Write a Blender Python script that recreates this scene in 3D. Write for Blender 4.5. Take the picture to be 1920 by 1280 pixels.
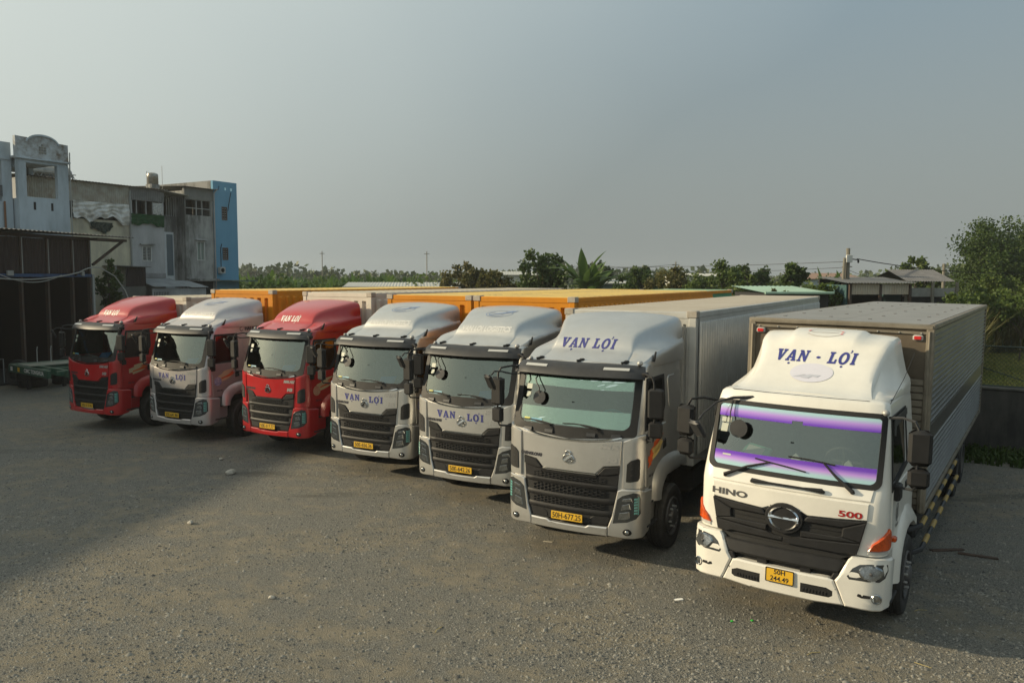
import bpy, bmesh, math, random
import numpy as np
from mathutils import Vector, Matrix, Euler
from mathutils.bvhtree import BVHTree
R = math.radians
for o in list(bpy.data.objects): bpy.data.objects.remove(o)
scn = bpy.context.scene
COL = scn.collection
# ------------------------------------------------------------------ camera
cd = bpy.data.cameras.new('camera'); cam = bpy.data.objects.new('camera', cd); COL.objects.link(cam)
cd.sensor_width = 36.0; cd.lens = 27.99; cd.clip_start = 0.1; cd.clip_end = 5000
cam.matrix_world = Matrix.Translation((0, 0, 4.334)) @ Matrix.Rotation(R(90 - 4.592), 4, 'X') @ Matrix.Rotation(R(0.14), 4, 'Z')
scn.camera = cam
# ------------------------------------------------------------------ sky, sun, exposure
SUN_EL, SUN_TO = 20.0, Vector((-0.995, 0.08, 0.0)).normalized()   # towards the sun, on the ground plane
wd = bpy.data.worlds.new('World'); scn.world = wd; wd.use_nodes = True
nt = wd.node_tree; nt.nodes.clear()
def wn(t, **k):
    n = nt.nodes.new(t)
    for a, b in k.items(): setattr(n, a, b)
    return n
sky = wn('ShaderNodeTexSky', sky_type='NISHITA', sun_disc=False)
sky.sun_elevation = R(SUN_EL); sky.sun_rotation = math.atan2(SUN_TO.x, SUN_TO.y)
sky.air_density = 1.6; sky.dust_density = 6.0; sky.ozone_density = 1.6; sky.altitude = 10
hsv = wn('ShaderNodeHueSaturation'); hsv.inputs['Saturation'].default_value = 0.7
bg = wn('ShaderNodeBackground'); bg.inputs['Strength'].default_value = 0.11
wo = wn('ShaderNodeOutputWorld')
# a thin hazy cloud sheet over the whole sky: flattens and greys it
mix = wn('ShaderNodeMix', data_type='RGBA'); mix.inputs[0].default_value = 0.82
tc = wn('ShaderNodeTexCoord')
nrm = wn('ShaderNodeVectorMath', operation='DOT_PRODUCT'); nrm.inputs[1].default_value = (-0.62, 0.05, 0.78)
sep = wn('ShaderNodeSeparateXYZ'); zr = wn('ShaderNodeMapRange', interpolation_type='SMOOTHSTEP'); zr.inputs[1].default_value = -.02; zr.inputs[2].default_value = .50
base = wn('ShaderNodeMix', data_type='RGBA'); base.inputs[6].default_value = (2.95, 3.25, 3.10, 1); base.inputs[7].default_value = (2.25, 3.25, 3.95, 1)
glow = wn('ShaderNodeMix', data_type='RGBA')
nz = wn('ShaderNodeTexNoise'); nz.inputs['Scale'].default_value = 2.2; nz.inputs['Detail'].default_value = 3; nz.inputs['Roughness'].default_value = .45
add = wn('ShaderNodeMath', operation='MULTIPLY_ADD'); add.inputs[1].default_value = 0.16
ramp = wn('ShaderNodeValToRGB')
ramp.color_ramp.elements[0].position = 0.14; ramp.color_ramp.elements[0].color = (0, 0, 0, 1)
ramp.color_ramp.elements[1].position = 0.70; ramp.color_ramp.elements[1].color = (1, 1, 1, 1)
glow.inputs[7].default_value = (6.35, 6.95, 6.55, 1)
L = nt.links.new
L(tc.outputs['Generated'], nrm.inputs[0]); L(tc.outputs['Generated'], nz.inputs['Vector'])
L(nz.outputs['Fac'], add.inputs[0]); L(nrm.outputs['Value'], add.inputs[2]); L(add.outputs[0], ramp.inputs['Fac'])
L(sky.outputs[0], hsv.inputs['Color']); L(hsv.outputs[0], mix.inputs[6]); L(tc.outputs['Generated'], sep.inputs[0]); L(sep.outputs['Z'], zr.inputs[0]); L(zr.outputs[0], base.inputs[0]); L(base.outputs[2], glow.inputs[6]); L(ramp.outputs['Color'], glow.inputs[0]); L(glow.outputs[2], mix.inputs[7])
L(mix.outputs[2], bg.inputs['Color']); L(bg.outputs[0], wo.inputs['Surface'])
sl = bpy.data.lights.new('sun', 'SUN'); sl.energy = 5.0; sl.angle = R(1.2); sl.color = (1.0, 0.83, 0.55)
sun = bpy.data.objects.new('sun', sl); COL.objects.link(sun)
d = Vector((-SUN_TO.x * math.cos(R(SUN_EL)), -SUN_TO.y * math.cos(R(SUN_EL)), -math.sin(R(SUN_EL))))
sun.rotation_euler = d.to_track_quat('-Z', 'Y').to_euler(); sun.location = (-30, 5, 20)
vs = scn.view_settings; vs.view_transform = 'Standard'; vs.look = 'None'; vs.exposure = 0.0; vs.gamma = 1.0; vs.use_curve_mapping = False
scn.render.engine = 'CYCLES'
cy = scn.cycles; cy.use_denoising = True; cy.max_bounces = 6; cy.diffuse_bounces = 2; cy.glossy_bounces = 3; cy.transmission_bounces = 3
cy.transparent_max_bounces = 10; cy.volume_bounces = 0; cy.caustics_reflective = False; cy.caustics_refractive = False
cy.sample_clamp_indirect = 4.0
try: cy.denoising_prefilter = 'ACCURATE'; cy.denoising_input_passes = 'RGB_ALBEDO_NORMAL'
except Exception: pass

# ------------------------------------------------------------------ materials
MATS = {}
def mat(name, col, rough=.5, metal=0., coat=0., var=None, bump=None, spec=.5, dust=None, emit=None, aniso=None):
    """var=(scale, amount[, colour2])  bump=(scale, strength)  dust=(colour, scale, lo, hi)"""
    if name in MATS: return MATS[name]
    m = bpy.data.materials.new(name); m.use_nodes = True; t = m.node_tree; n = t.nodes; l = t.links.new
    b = n['Principled BSDF']
    b.inputs['Roughness'].default_value = rough; b.inputs['Metallic'].default_value = metal
    b.inputs['Coat Weight'].default_value = coat; b.inputs['Coat Roughness'].default_value = .08
    b.inputs['Specular IOR Level'].default_value = spec
    b.inputs['Base Color'].default_value = (*col, 1)
    out = None; tex = None
    if var or bump or dust:
        tex = n.new('ShaderNodeTexCoord')
    if var:
        nzz = n.new('ShaderNodeTexNoise'); nzz.inputs['Scale'].default_value = var[0]; nzz.inputs['Detail'].default_value = 6; nzz.inputs['Roughness'].default_value = .65
        l(tex.outputs['Object'], nzz.inputs['Vector'])
        r = n.new('ShaderNodeMapRange'); r.inputs[1].default_value = .3; r.inputs[2].default_value = .7
        l(nzz.outputs['Fac'], r.inputs[0])
        mx = n.new('ShaderNodeMix'); mx.data_type = 'RGBA'
        c2 = var[2] if len(var) > 2 else tuple(c * (1 - var[1]) for c in col)
        c1 = col if len(var) > 2 else tuple(min(1, c * (1 + var[1] * .6)) for c in col)
        mx.inputs[6].default_value = (*c1, 1); mx.inputs[7].default_value = (*c2, 1)
        if len(var) > 2:
            s = n.new('ShaderNodeMath'); s.operation = 'MULTIPLY'; s.inputs[1].default_value = var[1]; l(r.outputs[0], s.inputs[0]); l(s.outputs[0], mx.inputs[0])
        else: l(r.outputs[0], mx.inputs[0])
        out = mx.outputs[2]
    if dust:
        nz2 = n.new('ShaderNodeTexNoise'); nz2.inputs['Scale'].default_value = dust[1]; nz2.inputs['Detail'].default_value = 8; nz2.inputs['Roughness'].default_value = .7
        l(tex.outputs['Object'], nz2.inputs['Vector'])
        r2 = n.new('ShaderNodeMapRange'); r2.inputs[1].default_value = .35; r2.inputs[2].default_value = .75; r2.inputs[3].default_value = dust[2]; r2.inputs[4].default_value = dust[3]
        l(nz2.outputs['Fac'], r2.inputs[0])
        # loose dust settles on what faces up
        g = n.new('ShaderNodeNewGeometry'); sp = n.new('ShaderNodeSeparateXYZ'); l(g.outputs['Normal'], sp.inputs[0])
        up = n.new('ShaderNodeMapRange'); up.inputs[1].default_value = -.1; up.inputs[2].default_value = .9; up.inputs[3].default_value = .35; up.inputs[4].default_value = 1.6
        l(sp.outputs['Z'], up.inputs[0])
        mu = n.new('ShaderNodeMath'); mu.operation = 'MULTIPLY'; mu.use_clamp = True; l(r2.outputs[0], mu.inputs[0]); l(up.outputs[0], mu.inputs[1])
        mx2 = n.new('ShaderNodeMix'); mx2.data_type = 'RGBA'; mx2.inputs[7].default_value = (*dust[0], 1)
        if out: l(out, mx2.inputs[6])
        else: mx2.inputs[6].default_value = (*col, 1)
        l(mu.outputs[0], mx2.inputs[0]); out = mx2.outputs[2]
        ra = n.new('ShaderNodeMapRange'); ra.inputs[3].default_value = rough; ra.inputs[4].default_value = min(1, rough + .45)
        l(mu.outputs[0], ra.inputs[0]); l(ra.outputs[0], b.inputs['Roughness'])
        if metal:
            mm = n.new('ShaderNodeMapRange'); mm.inputs[3].default_value = metal; mm.inputs[4].default_value = 0; l(mu.outputs[0], mm.inputs[0]); l(mm.outputs[0], b.inputs['Metallic'])
    if out: l(out, b.inputs['Base Color'])
    if bump:
        nb = n.new('ShaderNodeTexNoise'); nb.inputs['Scale'].default_value = bump[0]; nb.inputs['Detail'].default_value = 5
        l(tex.outputs['Object'], nb.inputs['Vector'])
        bp = n.new('ShaderNodeBump'); bp.inputs['Strength'].default_value = bump[1]; bp.inputs['Distance'].default_value = .02
        l(nb.outputs['Fac'], bp.inputs['Height']); l(bp.outputs[0], b.inputs['Normal'])
    if emit: b.inputs['Emission Color'].default_value = (*emit[0], 1); b.inputs['Emission Strength'].default_value = emit[1]
    MATS[name] = m
    return m

def glass(name, tint, refl, rcol=(1, 1, 1), rough=.02):
    """see-through pane: transparent + mirror reflection, more at grazing angles"""
    if name in MATS: return MATS[name]
    m = bpy.data.materials.new(name); m.use_nodes = True; t = m.node_tree; n = t.nodes; l = t.links.new; n.clear()
    tr = n.new('ShaderNodeBsdfTransparent'); tr.inputs[0].default_value = (*tint, 1)
    gl = n.new('ShaderNodeBsdfGlossy'); gl.inputs['Color'].default_value = (*rcol, 1); gl.inputs['Roughness'].default_value = rough
    fr = n.new('ShaderNodeFresnel'); fr.inputs['IOR'].default_value = 1.5
    ad = n.new('ShaderNodeMath'); ad.operation = 'ADD'; ad.use_clamp = True; ad.inputs[1].default_value = refl
    l(fr.outputs[0], ad.inputs[0])
    mx = n.new('ShaderNodeMixShader'); l(ad.outputs[0], mx.inputs[0]); l(tr.outputs[0], mx.inputs[1]); l(gl.outputs[0], mx.inputs[2])
    o = n.new('ShaderNodeOutputMaterial'); l(mx.outputs[0], o.inputs[0])
    MATS[name] = m
    return m

# ------------------------------------------------------------------ mesh building
class B:
    """collects shapes for ONE mesh object"""
    def __init__(s): s.v = []; s.f = []
    def add(s, vs, fs):
        k = len(s.v); s.v += [tuple(v) for v in vs]; s.f += [tuple(i + k for i in f) for f in fs]; return s
    def box(s, x0, x1, y0, y1, z0, z1, ch=0):
        if ch <= 0:
            return s.add([(x0,y0,z0),(x1,y0,z0),(x1,y1,z0),(x0,y1,z0),(x0,y0,z1),(x1,y0,z1),(x1,y1,z1),(x0,y1,z1)],
                         [(0,3,2,1),(4,5,6,7),(0,1,5,4),(1,2,6,5),(2,3,7,6),(3,0,4,7)])
        rings = []
        for z, i in ((z0, ch), (z0 + ch, 0), (z1 - ch, 0), (z1, ch)):
            a0, a1, b0, b1 = x0 + i, x1 - i, y0 + i, y1 - i; c = ch * .8
            rings.append([(a0+c,b0,z),(a1-c,b0,z),(a1,b0+c,z),(a1,b1-c,z),(a1-c,b1,z),(a0+c,b1,z),(a0,b1-c,z),(a0,b0+c,z)])
        return s.loft(rings, caps=True)
    def loft(s, rings, caps=False, closed=True):
        n = len(rings[0]); vs = [p for r in rings for p in r]; fs = []
        for i in range(len(rings) - 1):
            for j in range(n if closed else n - 1):
                a, b = i * n + j, i * n + (j + 1) % n
                fs.append((a, b, b + n, a + n))
        if caps: fs.append(tuple(range(n))[::-1]); fs.append(tuple(range((len(rings) - 1) * n, len(rings) * n)))
        return s.add(vs, fs)
    def tube(s, pts, r, n=7, caps=True):
        pts = [Vector(p) for p in pts]; rings = []
        rr = r if isinstance(r, (list, tuple)) else [r] * len(pts)
        prev = None
        for i, p in enumerate(pts):
            t = (pts[min(i + 1, len(pts) - 1)] - pts[max(i - 1, 0)]).normalized()
            u = (prev - t * prev.dot(t)) if prev is not None else t.orthogonal()
            if u.length < 1e-5: u = t.orthogonal()
            u.normalize(); w = t.cross(u); prev = u
            rings.append([p + (u * math.cos(2*math.pi*k/n) + w * math.sin(2*math.pi*k/n)) * rr[i] for k in range(n)])
        return s.loft(rings, caps=caps)
    def lathe(s, prof, c, axis='X', n=28, caps=False):
        """prof: (radius, position along axis)"""
        rings = []
        for r, h in prof:
            ring = []
            for k in range(n):
                a = 2 * math.pi * k / n; p = (r * math.cos(a), r * math.sin(a))
                q = {'X': (h, p[0], p[1]), 'Y': (p[0], h, p[1]), 'Z': (p[0], p[1], h)}[axis]
                ring.append((c[0] + q[0], c[1] + q[1], c[2] + q[2]))
            rings.append(ring)
        return s.loft(rings, caps=caps)
    def prism(s, poly, d0, d1, plane='XZ'):
        """flat outline given thickness along the remaining axis"""
        f = {'XZ': lambda p, d: (p[0], d, p[1]), 'YZ': lambda p, d: (d, p[0], p[1]), 'XY': lambda p, d: (p[0], p[1], d)}[plane]
        n = len(poly)
        return s.add([f(p, d0) for p in poly] + [f(p, d1) for p in poly],
                     [tuple(range(n)), tuple(range(2*n - 1, n - 1, -1))] + [(i, (i+1) % n, (i+1) % n + n, i + n) for i in range(n)])
    def sphere(s, c, rx, ry=None, rz=None, n=12, m=7):
        ry = ry or rx; rz = rz or rx; rings = []
        for i in range(m + 1):
            th = math.pi * (i + .02) / (m + .04)
            rings.append([(c[0] + rx*math.sin(th)*math.cos(2*math.pi*k/n), c[1] + ry*math.sin(th)*math.sin(2*math.pi*k/n), c[2] - rz*math.cos(th)) for k in range(n)])
        return s.loft(rings, caps=True)
    def xf(s, M, i0=0):
        for i in range(i0, len(s.v)): s.v[i] = tuple(M @ Vector(s.v[i]))
        return s
    def mesh(s, name, m=None, smooth=35, fix=True):
        me = bpy.data.meshes.new(name); me.from_pydata(s.v, [], s.f)
        if fix:
            bm = bmesh.new(); bm.from_mesh(me); bmesh.ops.recalc_face_normals(bm, faces=bm.faces); bm.to_mesh(me); bm.free()
        if smooth is not None:
            me.shade_smooth(); me.set_sharp_from_angle(angle=R(smooth))
        if m: me.materials.append(m)
        return me
def obj(name, me, m=None, parent=None):
    if isinstance(me, B): me = me.mesh(name, m)
    o = bpy.data.objects.new(name, me); COL.objects.link(o)
    if m and (not me.materials or me.materials[0] != m):
        if not me.materials: me.materials.append(m)
        else: o.material_slots[0].link = 'OBJECT'; o.material_slots[0].material = m
    if parent: o.parent = parent
    return o
def tag(o, label=None, cat=None, group=None, kind=None):
    if label: o['label'] = label
    if cat: o['category'] = cat
    if group: o['group'] = group
    if kind: o['kind'] = kind
    return o
def empty(name, loc=(0, 0, 0), rz=0, label=None, cat=None, group=None):
    o = bpy.data.objects.new(name, None); COL.objects.link(o); o.location = loc; o.rotation_euler = (0, 0, rz); o.empty_display_size = .3
    return tag(o, label, cat, group)
CACHE = {}
def part(key, name, fn, m, parent):
    """a part whose mesh is shared between all things built from the same key"""
    if key not in CACHE:
        b = fn(); CACHE[key] = b.mesh(name) if isinstance(b, B) else b
    return obj(name, CACHE[key], m, parent)

# ------------------------------------------------------------------ text and lettering
def curve_to_mesh(cu):
    o = bpy.data.objects.new('tmp', cu); COL.objects.link(o)
    dg = bpy.context.evaluated_depsgraph_get(); me = bpy.data.meshes.new_from_object(o.evaluated_get(dg))
    bpy.data.objects.remove(o); bpy.data.curves.remove(cu); return me
def text_geo(s, size=1., bold=0., sx=1., shear=0.):
    cu = bpy.data.curves.new('t', 'FONT'); cu.body = s; cu.size = size; cu.align_x = 'CENTER'; cu.align_y = 'CENTER'; cu.offset = bold; cu.shear = shear; cu.resolution_u = 3
    me = curve_to_mesh(cu); vs = [(v.co.x * sx, v.co.y) for v in me.vertices]; fs = [tuple(p.vertices) for p in me.polygons]; bpy.data.meshes.remove(me); return vs, fs
LET = {
 'V': (.95, [[(0,1),(.46,1),(.46,.86),(.40,.86),(.53,.38),(.66,.86),(.58,.86),(.58,1),(.95,1),(.95,.86),(.87,.86),(.58,0),(.40,0),(.08,.86),(0,.86)]]),
 'A': (.98, [[(0,0),(.38,0),(.38,.14),(.29,.14),(.325,.25),(.59,.25),(.625,.14),(.54,.14),(.54,0),(.98,0),(.98,.14),(.90,.14),(.60,1),(.36,1),(.09,.14),(0,.14)], [(.365,.38),(.55,.38),(.457,.70)]]),
 'N': (.96, [[(0,0),(.36,0),(.36,.14),(.27,.14),(.27,.62),(.70,0),(.86,0),(.86,.86),(.96,.86),(.96,1),(.60,1),(.60,.86),(.70,.86),(.70,.42),(.30,1),(0,1),(0,.86),(.10,.86),(.10,.14),(0,.14)]]),
 'L': (.80, [[(0,0),(.78,0),(.78,.38),(.64,.38),(.60,.16),(.36,.16),(.36,.86),(.46,.86),(.46,1),(0,1),(0,.86),(.10,.86),(.10,.14),(0,.14)]]),
 'I': (.42, [[(0,0),(.42,0),(.42,.14),(.34,.14),(.34,.86),(.42,.86),(.42,1),(0,1),(0,.86),(.08,.86),(.08,.14),(0,.14)]]),
 '-': (.5, [[(.05 + .2*(1+math.cos(t*math.pi/6)), .45 + .1*math.sin(t*math.pi/6)) for t in range(12)]]),
 ' ': (.45, []),
}
def _ell(cx, cy, rx, ry, n=20): return [(cx + rx*math.cos(2*math.pi*k/n), cy + ry*math.sin(2*math.pi*k/n)) for k in range(n)]
LET['O'] = (1.02, [_ell(.46,.5,.46,.54), _ell(.46,.5,.21,.36), [(.80,.98),(.93,1.0),(1.0,1.12),(.97,1.24),(.86,1.22),(.9,1.1)]])
DOT = _ell(.48, -.2, .11, .085, 10)
def serif_geo(word, h, shear=0., gap=.10):
    """bold slab serif letters; a letter followed by '.' gets the dot below"""
    polys = []; x = 0
    i = 0
    while i < len(word):
        w, ps = LET[word[i]]
        ps = [list(p) for p in ps]
        if i + 1 < len(word) and word[i+1] == '.': ps.append(DOT); i += 1
        for p in ps: polys.append([((q[0] + x + shear * q[1]) * h, q[1] * h) for q in p])
        x += w + gap; i += 1
    W = (x - gap) * h
    cu = bpy.data.curves.new('t', 'CURVE'); cu.dimensions = '2D'; cu.fill_mode = 'BOTH'
    for p in polys:
        sp = cu.splines.new('POLY'); sp.points.add(len(p) - 1); sp.use_cyclic_u = True
        for k, q in enumerate(p): sp.points[k].co = (q[0] - W/2, q[1] - h/2, 0, 1)
    me = curve_to_mesh(cu); vs = [(v.co.x, v.co.y) for v in me.vertices]; fs = [tuple(p.vertices) for p in me.polygons]; bpy.data.meshes.remove(me)
    return vs, fs
def decal(geo, fn, cuts=0, name='lettering'):
    """flat lettering laid on a surface: fn(u, v) -> point"""
    vs, fs = geo
    bm = bmesh.new(); bv = [bm.verts.new((a, b, 0)) for a, b in vs]
    for f in fs:
        try: bm.faces.new([bv[i] for i in f])
        except ValueError: pass
    if cuts:
        bmesh.ops.triangulate(bm, faces=bm.faces)
        for _ in range(cuts):
            es = [e for e in bm.edges if e.calc_length() > .03]
            if es: bmesh.ops.subdivide_edges(bm, edges=es, cuts=1); bmesh.ops.triangulate(bm, faces=bm.faces)
    for v in bm.verts: v.co = fn(v.co.x, v.co.y)
    me = bpy.data.meshes.new(name); bm.to_mesh(me); bm.free(); return me
def merge_geo(*gs):
    v, f = [], []
    for g in gs: k = len(v); v += g[0]; f += [tuple(i + k for i in q) for q in g[1]]
    return v, f
def shift(g, dx, dy): return [(a + dx, b + dy) for a, b in g[0]], g[1]
def poly_geo(p): return list(p), [tuple(range(len(p)))]
def ring_geo(cx, cy, rx, ry, t, n=28, a0=0, a1=360):
    k = n + 1; vs = []; fs = []
    for i in range(k):
        a = R(a0 + (a1 - a0) * i / n); vs += [(cx + rx*math.cos(a), cy + ry*math.sin(a)), (cx + (rx-t)*math.cos(a), cy + (ry-t)*math.sin(a))]
    return vs, [(2*i, 2*i+2, 2*i+3, 2*i+1) for i in range(n)]

# ------------------------------------------------------------------ curved cab surfaces
def interp(tab): 
    xs = [t[0] for t in tab]; ys = [t[1] for t in tab]
    return lambda v: float(np.interp(v, xs, ys))
class Shell:
    """front, rounded corner and side of a cab: P(a, z, off) with a = distance along the surface from the centre line"""
    def __init__(s, y0, w, k, r): s.y0, s.w, s.k, s.r = y0, w, k, r
    def geo(s, z):
        w = s.w(z); r = s.r(z); k = s.k; xe = w - r
        for _ in range(3): ph = math.atan(2*k*xe); xe = w - r*(1 - math.sin(ph))
        return w, r, xe, ph
    def pt(s, a, z):
        w, r, xe, ph = s.geo(z); sg = 1 if a >= 0 else -1; a = abs(a); y0 = s.y0(z)
        if a <= xe: return Vector((sg*a, y0 + s.k*a*a, z))
        t = (a - xe)/r + ph; ye = y0 + s.k*xe*xe
        if t <= math.pi/2: return Vector((sg*(xe + r*(math.sin(t) - math.sin(ph))), ye + r*(math.cos(ph) - math.cos(t)), z))
        return Vector((sg*w, ye + r*math.cos(ph) + r*(t - math.pi/2), z))
    def corner_y(s, z):
        w, r, xe, ph = s.geo(z); return s.y0(z) + s.k*xe*xe + r*math.cos(ph)
    def P(s, a, z, off=0.):
        p = s.pt(a, z)
        if not off: return p
        e = .004; n = (s.pt(a + e, z) - s.pt(a - e, z)).cross(s.pt(a, z + e) - s.pt(a, z - e)).normalized()
        return p + n * off
    def Q(s, sg):   # side mapping: (y, z, off)
        return lambda y, z, off=0.: Vector((sg * (s.w(z) + off), y, z))
def patch(S, poly, o0, o1, grid=.09, ch=.008):
    """panel with the given outline that follows the surface S, from depth o0 to o1, edges eased"""
    bm = bmesh.new(); bm.faces.new([bm.verts.new((p[0], p[1], 0)) for p in poly])
    bmesh.ops.triangulate(bm, faces=bm.faces)
    for ax in (0, 1):
        lo = min(p[ax] for p in poly); hi = max(p[ax] for p in poly); n = max(1, int((hi - lo)/grid))
        for i in range(1, n):
            co = [0, 0, 0]; no = [0, 0, 0]; co[ax] = lo + (hi - lo)*i/n; no[ax] = 1
            bmesh.ops.bisect_plane(bm, geom=bm.verts[:] + bm.edges[:] + bm.faces[:], plane_co=co, plane_no=no, dist=1e-5)
    if ch: bmesh.ops.inset_region(bm, faces=bm.faces[:], thickness=ch, use_even_offset=True, use_boundary=True)
    be = [e for e in bm.edges if e.is_boundary]; bv = set(v for e in be for v in e.verts)
    ex = bmesh.ops.extrude_edge_only(bm, edges=be); nv = set(g for g in ex['geom'] if isinstance(g, bmesh.types.BMVert))
    for v in bm.verts:
        off = o0 if v in nv else (o1 - ch if v in bv else o1)
        v.co = S(v.co.x, v.co.y, off)
    bmesh.ops.recalc_face_normals(bm, faces=bm.faces)
    b = B(); bm.verts.index_update(); b.v = [tuple(v.co) for v in bm.verts]; b.f = [tuple(v.index for v in f.verts) for f in bm.faces]; bm.free()
    return b
def rrect(a0, a1, z0, z1, rb, rt, n=5, m=8, slope=0.):
    """rounded rectangle outline, equal point count for any size"""
    pts = []
    def arc(cx, cz, r, t0, t1): pts.extend([(cx + r*math.cos(R(t0 + (t1-t0)*i/n)), cz + r*math.sin(R(t0 + (t1-t0)*i/n))) for i in range(n + 1)])
    def seg(p, q): pts.extend([(p[0] + (q[0]-p[0])*i/m, p[1] + (q[1]-p[1])*i/m) for i in range(1, m)])
    arc(a1 - rb, z0 + rb, rb, -90, 0); seg((a1, z0 + rb), (a1, z1 - rt)); arc(a1 - rt, z1 - rt, rt, 0, 90); seg((a1 - rt, z1), (a0 + rt, z1))
    arc(a0 + rt, z1 - rt, rt, 90, 180); seg((a0, z1 - rt), (a0, z0 + rb)); arc(a0 + rb, z0 + rb, rb, 180, 270); seg((a0 + rb, z0), (a1 - rb, z0))
    return pts
def ringpatch(S, outer, inner, o0, o1):
    b = B(); return b.loft([[S(p[0], p[1], o0) for p in outer], [S(p[0], p[1], o1) for p in outer], [S(p[0], p[1], o1) for p in inner], [S(p[0], p[1], o0) for p in inner]])
def sweep(S, a0, a1, n, sec, caps=True):
    rings = []
    for i in range(n + 1):
        a = a0 + (a1 - a0)*i/n; rings.append([S(a, z, o) for o, z in (sec(a) if callable(sec) else sec)])
    return B().loft(rings, caps=caps)
def tri(poly): return poly
# ------------------------------------------------------------------ truck materials
DUST = (.30, .26, .20)
def paint(name, col, metal=0., rough=.3, coat=.35, dust=.30): return mat(name, col, rough, metal, coat, var=(1.7, .10), dust=(DUST, 2.6, .02, dust))
P_SILVER = paint('silver_paint', (.60, .595, .57), .78, .36, .2, .10)
P_GREY = paint('grey_silver_paint', (.58, .575, .555), .78, .36, .2, .10)
P_MAUVE = paint('dusty_silver_paint', (.56, .53, .52), .65, .38, .15, .16)
P_RED = paint('red_paint', (.44, .010, .014), 0, .28, .5, .12)
P_WHITE = paint('white_paint', (.74, .72, .66), 0, .30, .4, .08)
PLASTIC = mat('dark_plastic', (.016, .016, .017), .55, spec=.3, var=(6, .3), dust=(DUST, 4, .0, .03))
PLASTIC_G = mat('grey_plastic', (.030, .032, .036), .48, spec=.35, var=(5, .25), dust=(DUST, 4, .0, .05))
BLACK = mat('black_gap', (.008, .008, .008), .7)
RUBBER = mat('tyre_rubber', (.016, .016, .016), .75, var=(9, .35), dust=(DUST, 7, .0, .14), bump=(40, .2))
CHROME = mat('chrome', (.75, .75, .74), .14, 1.0)
RIM = mat('rim_steel', (.085, .085, .09), .5, .6, dust=(DUST, 8, .0, .3))
RIML = mat('rim_grey', (.42, .42, .41), .45, .5, dust=(DUST, 8, .02, .4))
CHASSIS = mat('chassis_black', (.014, .014, .015), .65, dust=(DUST, 6, .0, .16))
SEAT = mat('seat_cloth', (.16, .15, .14), .9, var=(14, .25))
DASH = mat('dashboard_plastic', (.09, .088, .08), .7)
CURTAIN = mat('cab_lining', (.22, .21, .19), .9, var=(5, .3))
WSHIELD = glass('windshield_glass', (.60, .68, .62), .17, (.78, .88, .78))
SIDEGLASS = glass('side_window_glass', (.16, .16, .16), .05)
FILM = glass('mirror_film', (.25, .30, .27), .66, (.84, 1.0, .91))
LENS = mat('headlight_lens', (.34, .355, .36), .16, .9, var=(38, .45))
LAMPGLASS = mat('lamp_housing', (.035, .038, .04), .12, 0, .8)
LED = mat('daylight_strip', (.12, .34, .31), .25, 0, .5)
AMBER = mat('amber_lens', (.58, .075, .004), .25, 0, .3, var=(30, .35))
REDLENS = mat('red_lens', (.55, .02, .02), .25, 0, .6)
WHITELENS = mat('pale_lens', (.46, .46, .44), .3, 0, .5)
PLATEY = mat('plate_yellow', (.72, .42, .02), .45, dust=(DUST, 9, .0, .2))
INK = mat('plate_black', (.015, .015, .015), .5)
BLUE = mat('blue_lettering', (.035, .04, .22), .5, var=(12, .2))
WHITE_L = mat('white_lettering', (.72, .70, .66), .5)
FADED_L = mat('faded_white_lettering', (.66, .66, .64), .55)
FADED_B = mat('faded_blue_lettering', (.22, .29, .45), .5, var=(20, .4))
DARK_L = mat('dark_lettering', (.05, .05, .06), .4, .3)
RED_L = mat('red_lettering', (.38, .02, .02), .3, .2)
FLAME_R = mat('flame_red', (.62, .10, .02), .45); FLAME_Y = mat('flame_yellow', (.66, .47, .16), .45); FLAME_G = mat('flame_gold', (.58, .44, .26), .5)
SEALB = mat('seal_blue', (.10, .10, .34), .5); SEALW = mat('seal_white', (.62, .60, .60), .5); SEALR = mat('seal_red', (.55, .16, .14), .5)
MIRROR = mat('mirror_glass', (.8, .8, .8), .03, 1.0)
PAPER = mat('paper_white', (.75, .75, .72), .6); FOLDER = mat('folder_blue', (.08, .22, .52), .5); STICK = mat('sticker_pale', (.42, .45, .38), .5)
STICKB = mat('sticker_blue', (.10, .33, .45), .5); STICKY = mat('sticker_yellow', (.62, .60, .10), .5); TEAL = mat('wheel_cover_teal', (.06, .33, .36), .6)
LEAFPOT = mat('dash_plant', (.05, .09, .02), .8)

def tyre_b(w=.29, r=.52):
    p = [(.30, -w/2 + .03), (.36, -w/2 + .005), (.44, -w/2 - .004), (r - .03, -w/2 + .004), (r - .008, -w/2 + .03)]
    for k in range(4):
        x = -w/2 + .05 + k*(w - .1)/3.6
        p += [(r, x), (r, x + .04), (r - .014, x + .044), (r - .014, x + .055)]
    p += [(r, w/2 - .05), (r - .008, w/2 - .03), (r - .03, w/2 - .004), (.44, w/2 + .004), (.36, w/2 - .005), (.30, w/2 - .03)]
    return B().lathe(p, (0, 0, 0), 'X', 40)
def rim_b(front=True):
    b = B(); h = .145
    if front: b.lathe([(.31, h - .02), (.305, h + .005), (.285, h), (.27, h - .05), (.24, h - .06), (.20, h - .02), (.155, h - .005), (.14, h), (.13, h + .03), (.11, h + .045), (.0001, h + .05)], (0, 0, 0), 'X', 28)
    else: b.lathe([(.31, h - .02), (.305, h + .005), (.285, h), (.27, h - .12), (.16, h - .15), (.14, h - .04), (.0001, h - .03)], (0, 0, 0), 'X', 28)
    b.lathe([(.31, -h), (.12, -h + .02), (.0001, -h + .02)], (0, 0, 0), 'X', 20)
    return b
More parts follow.
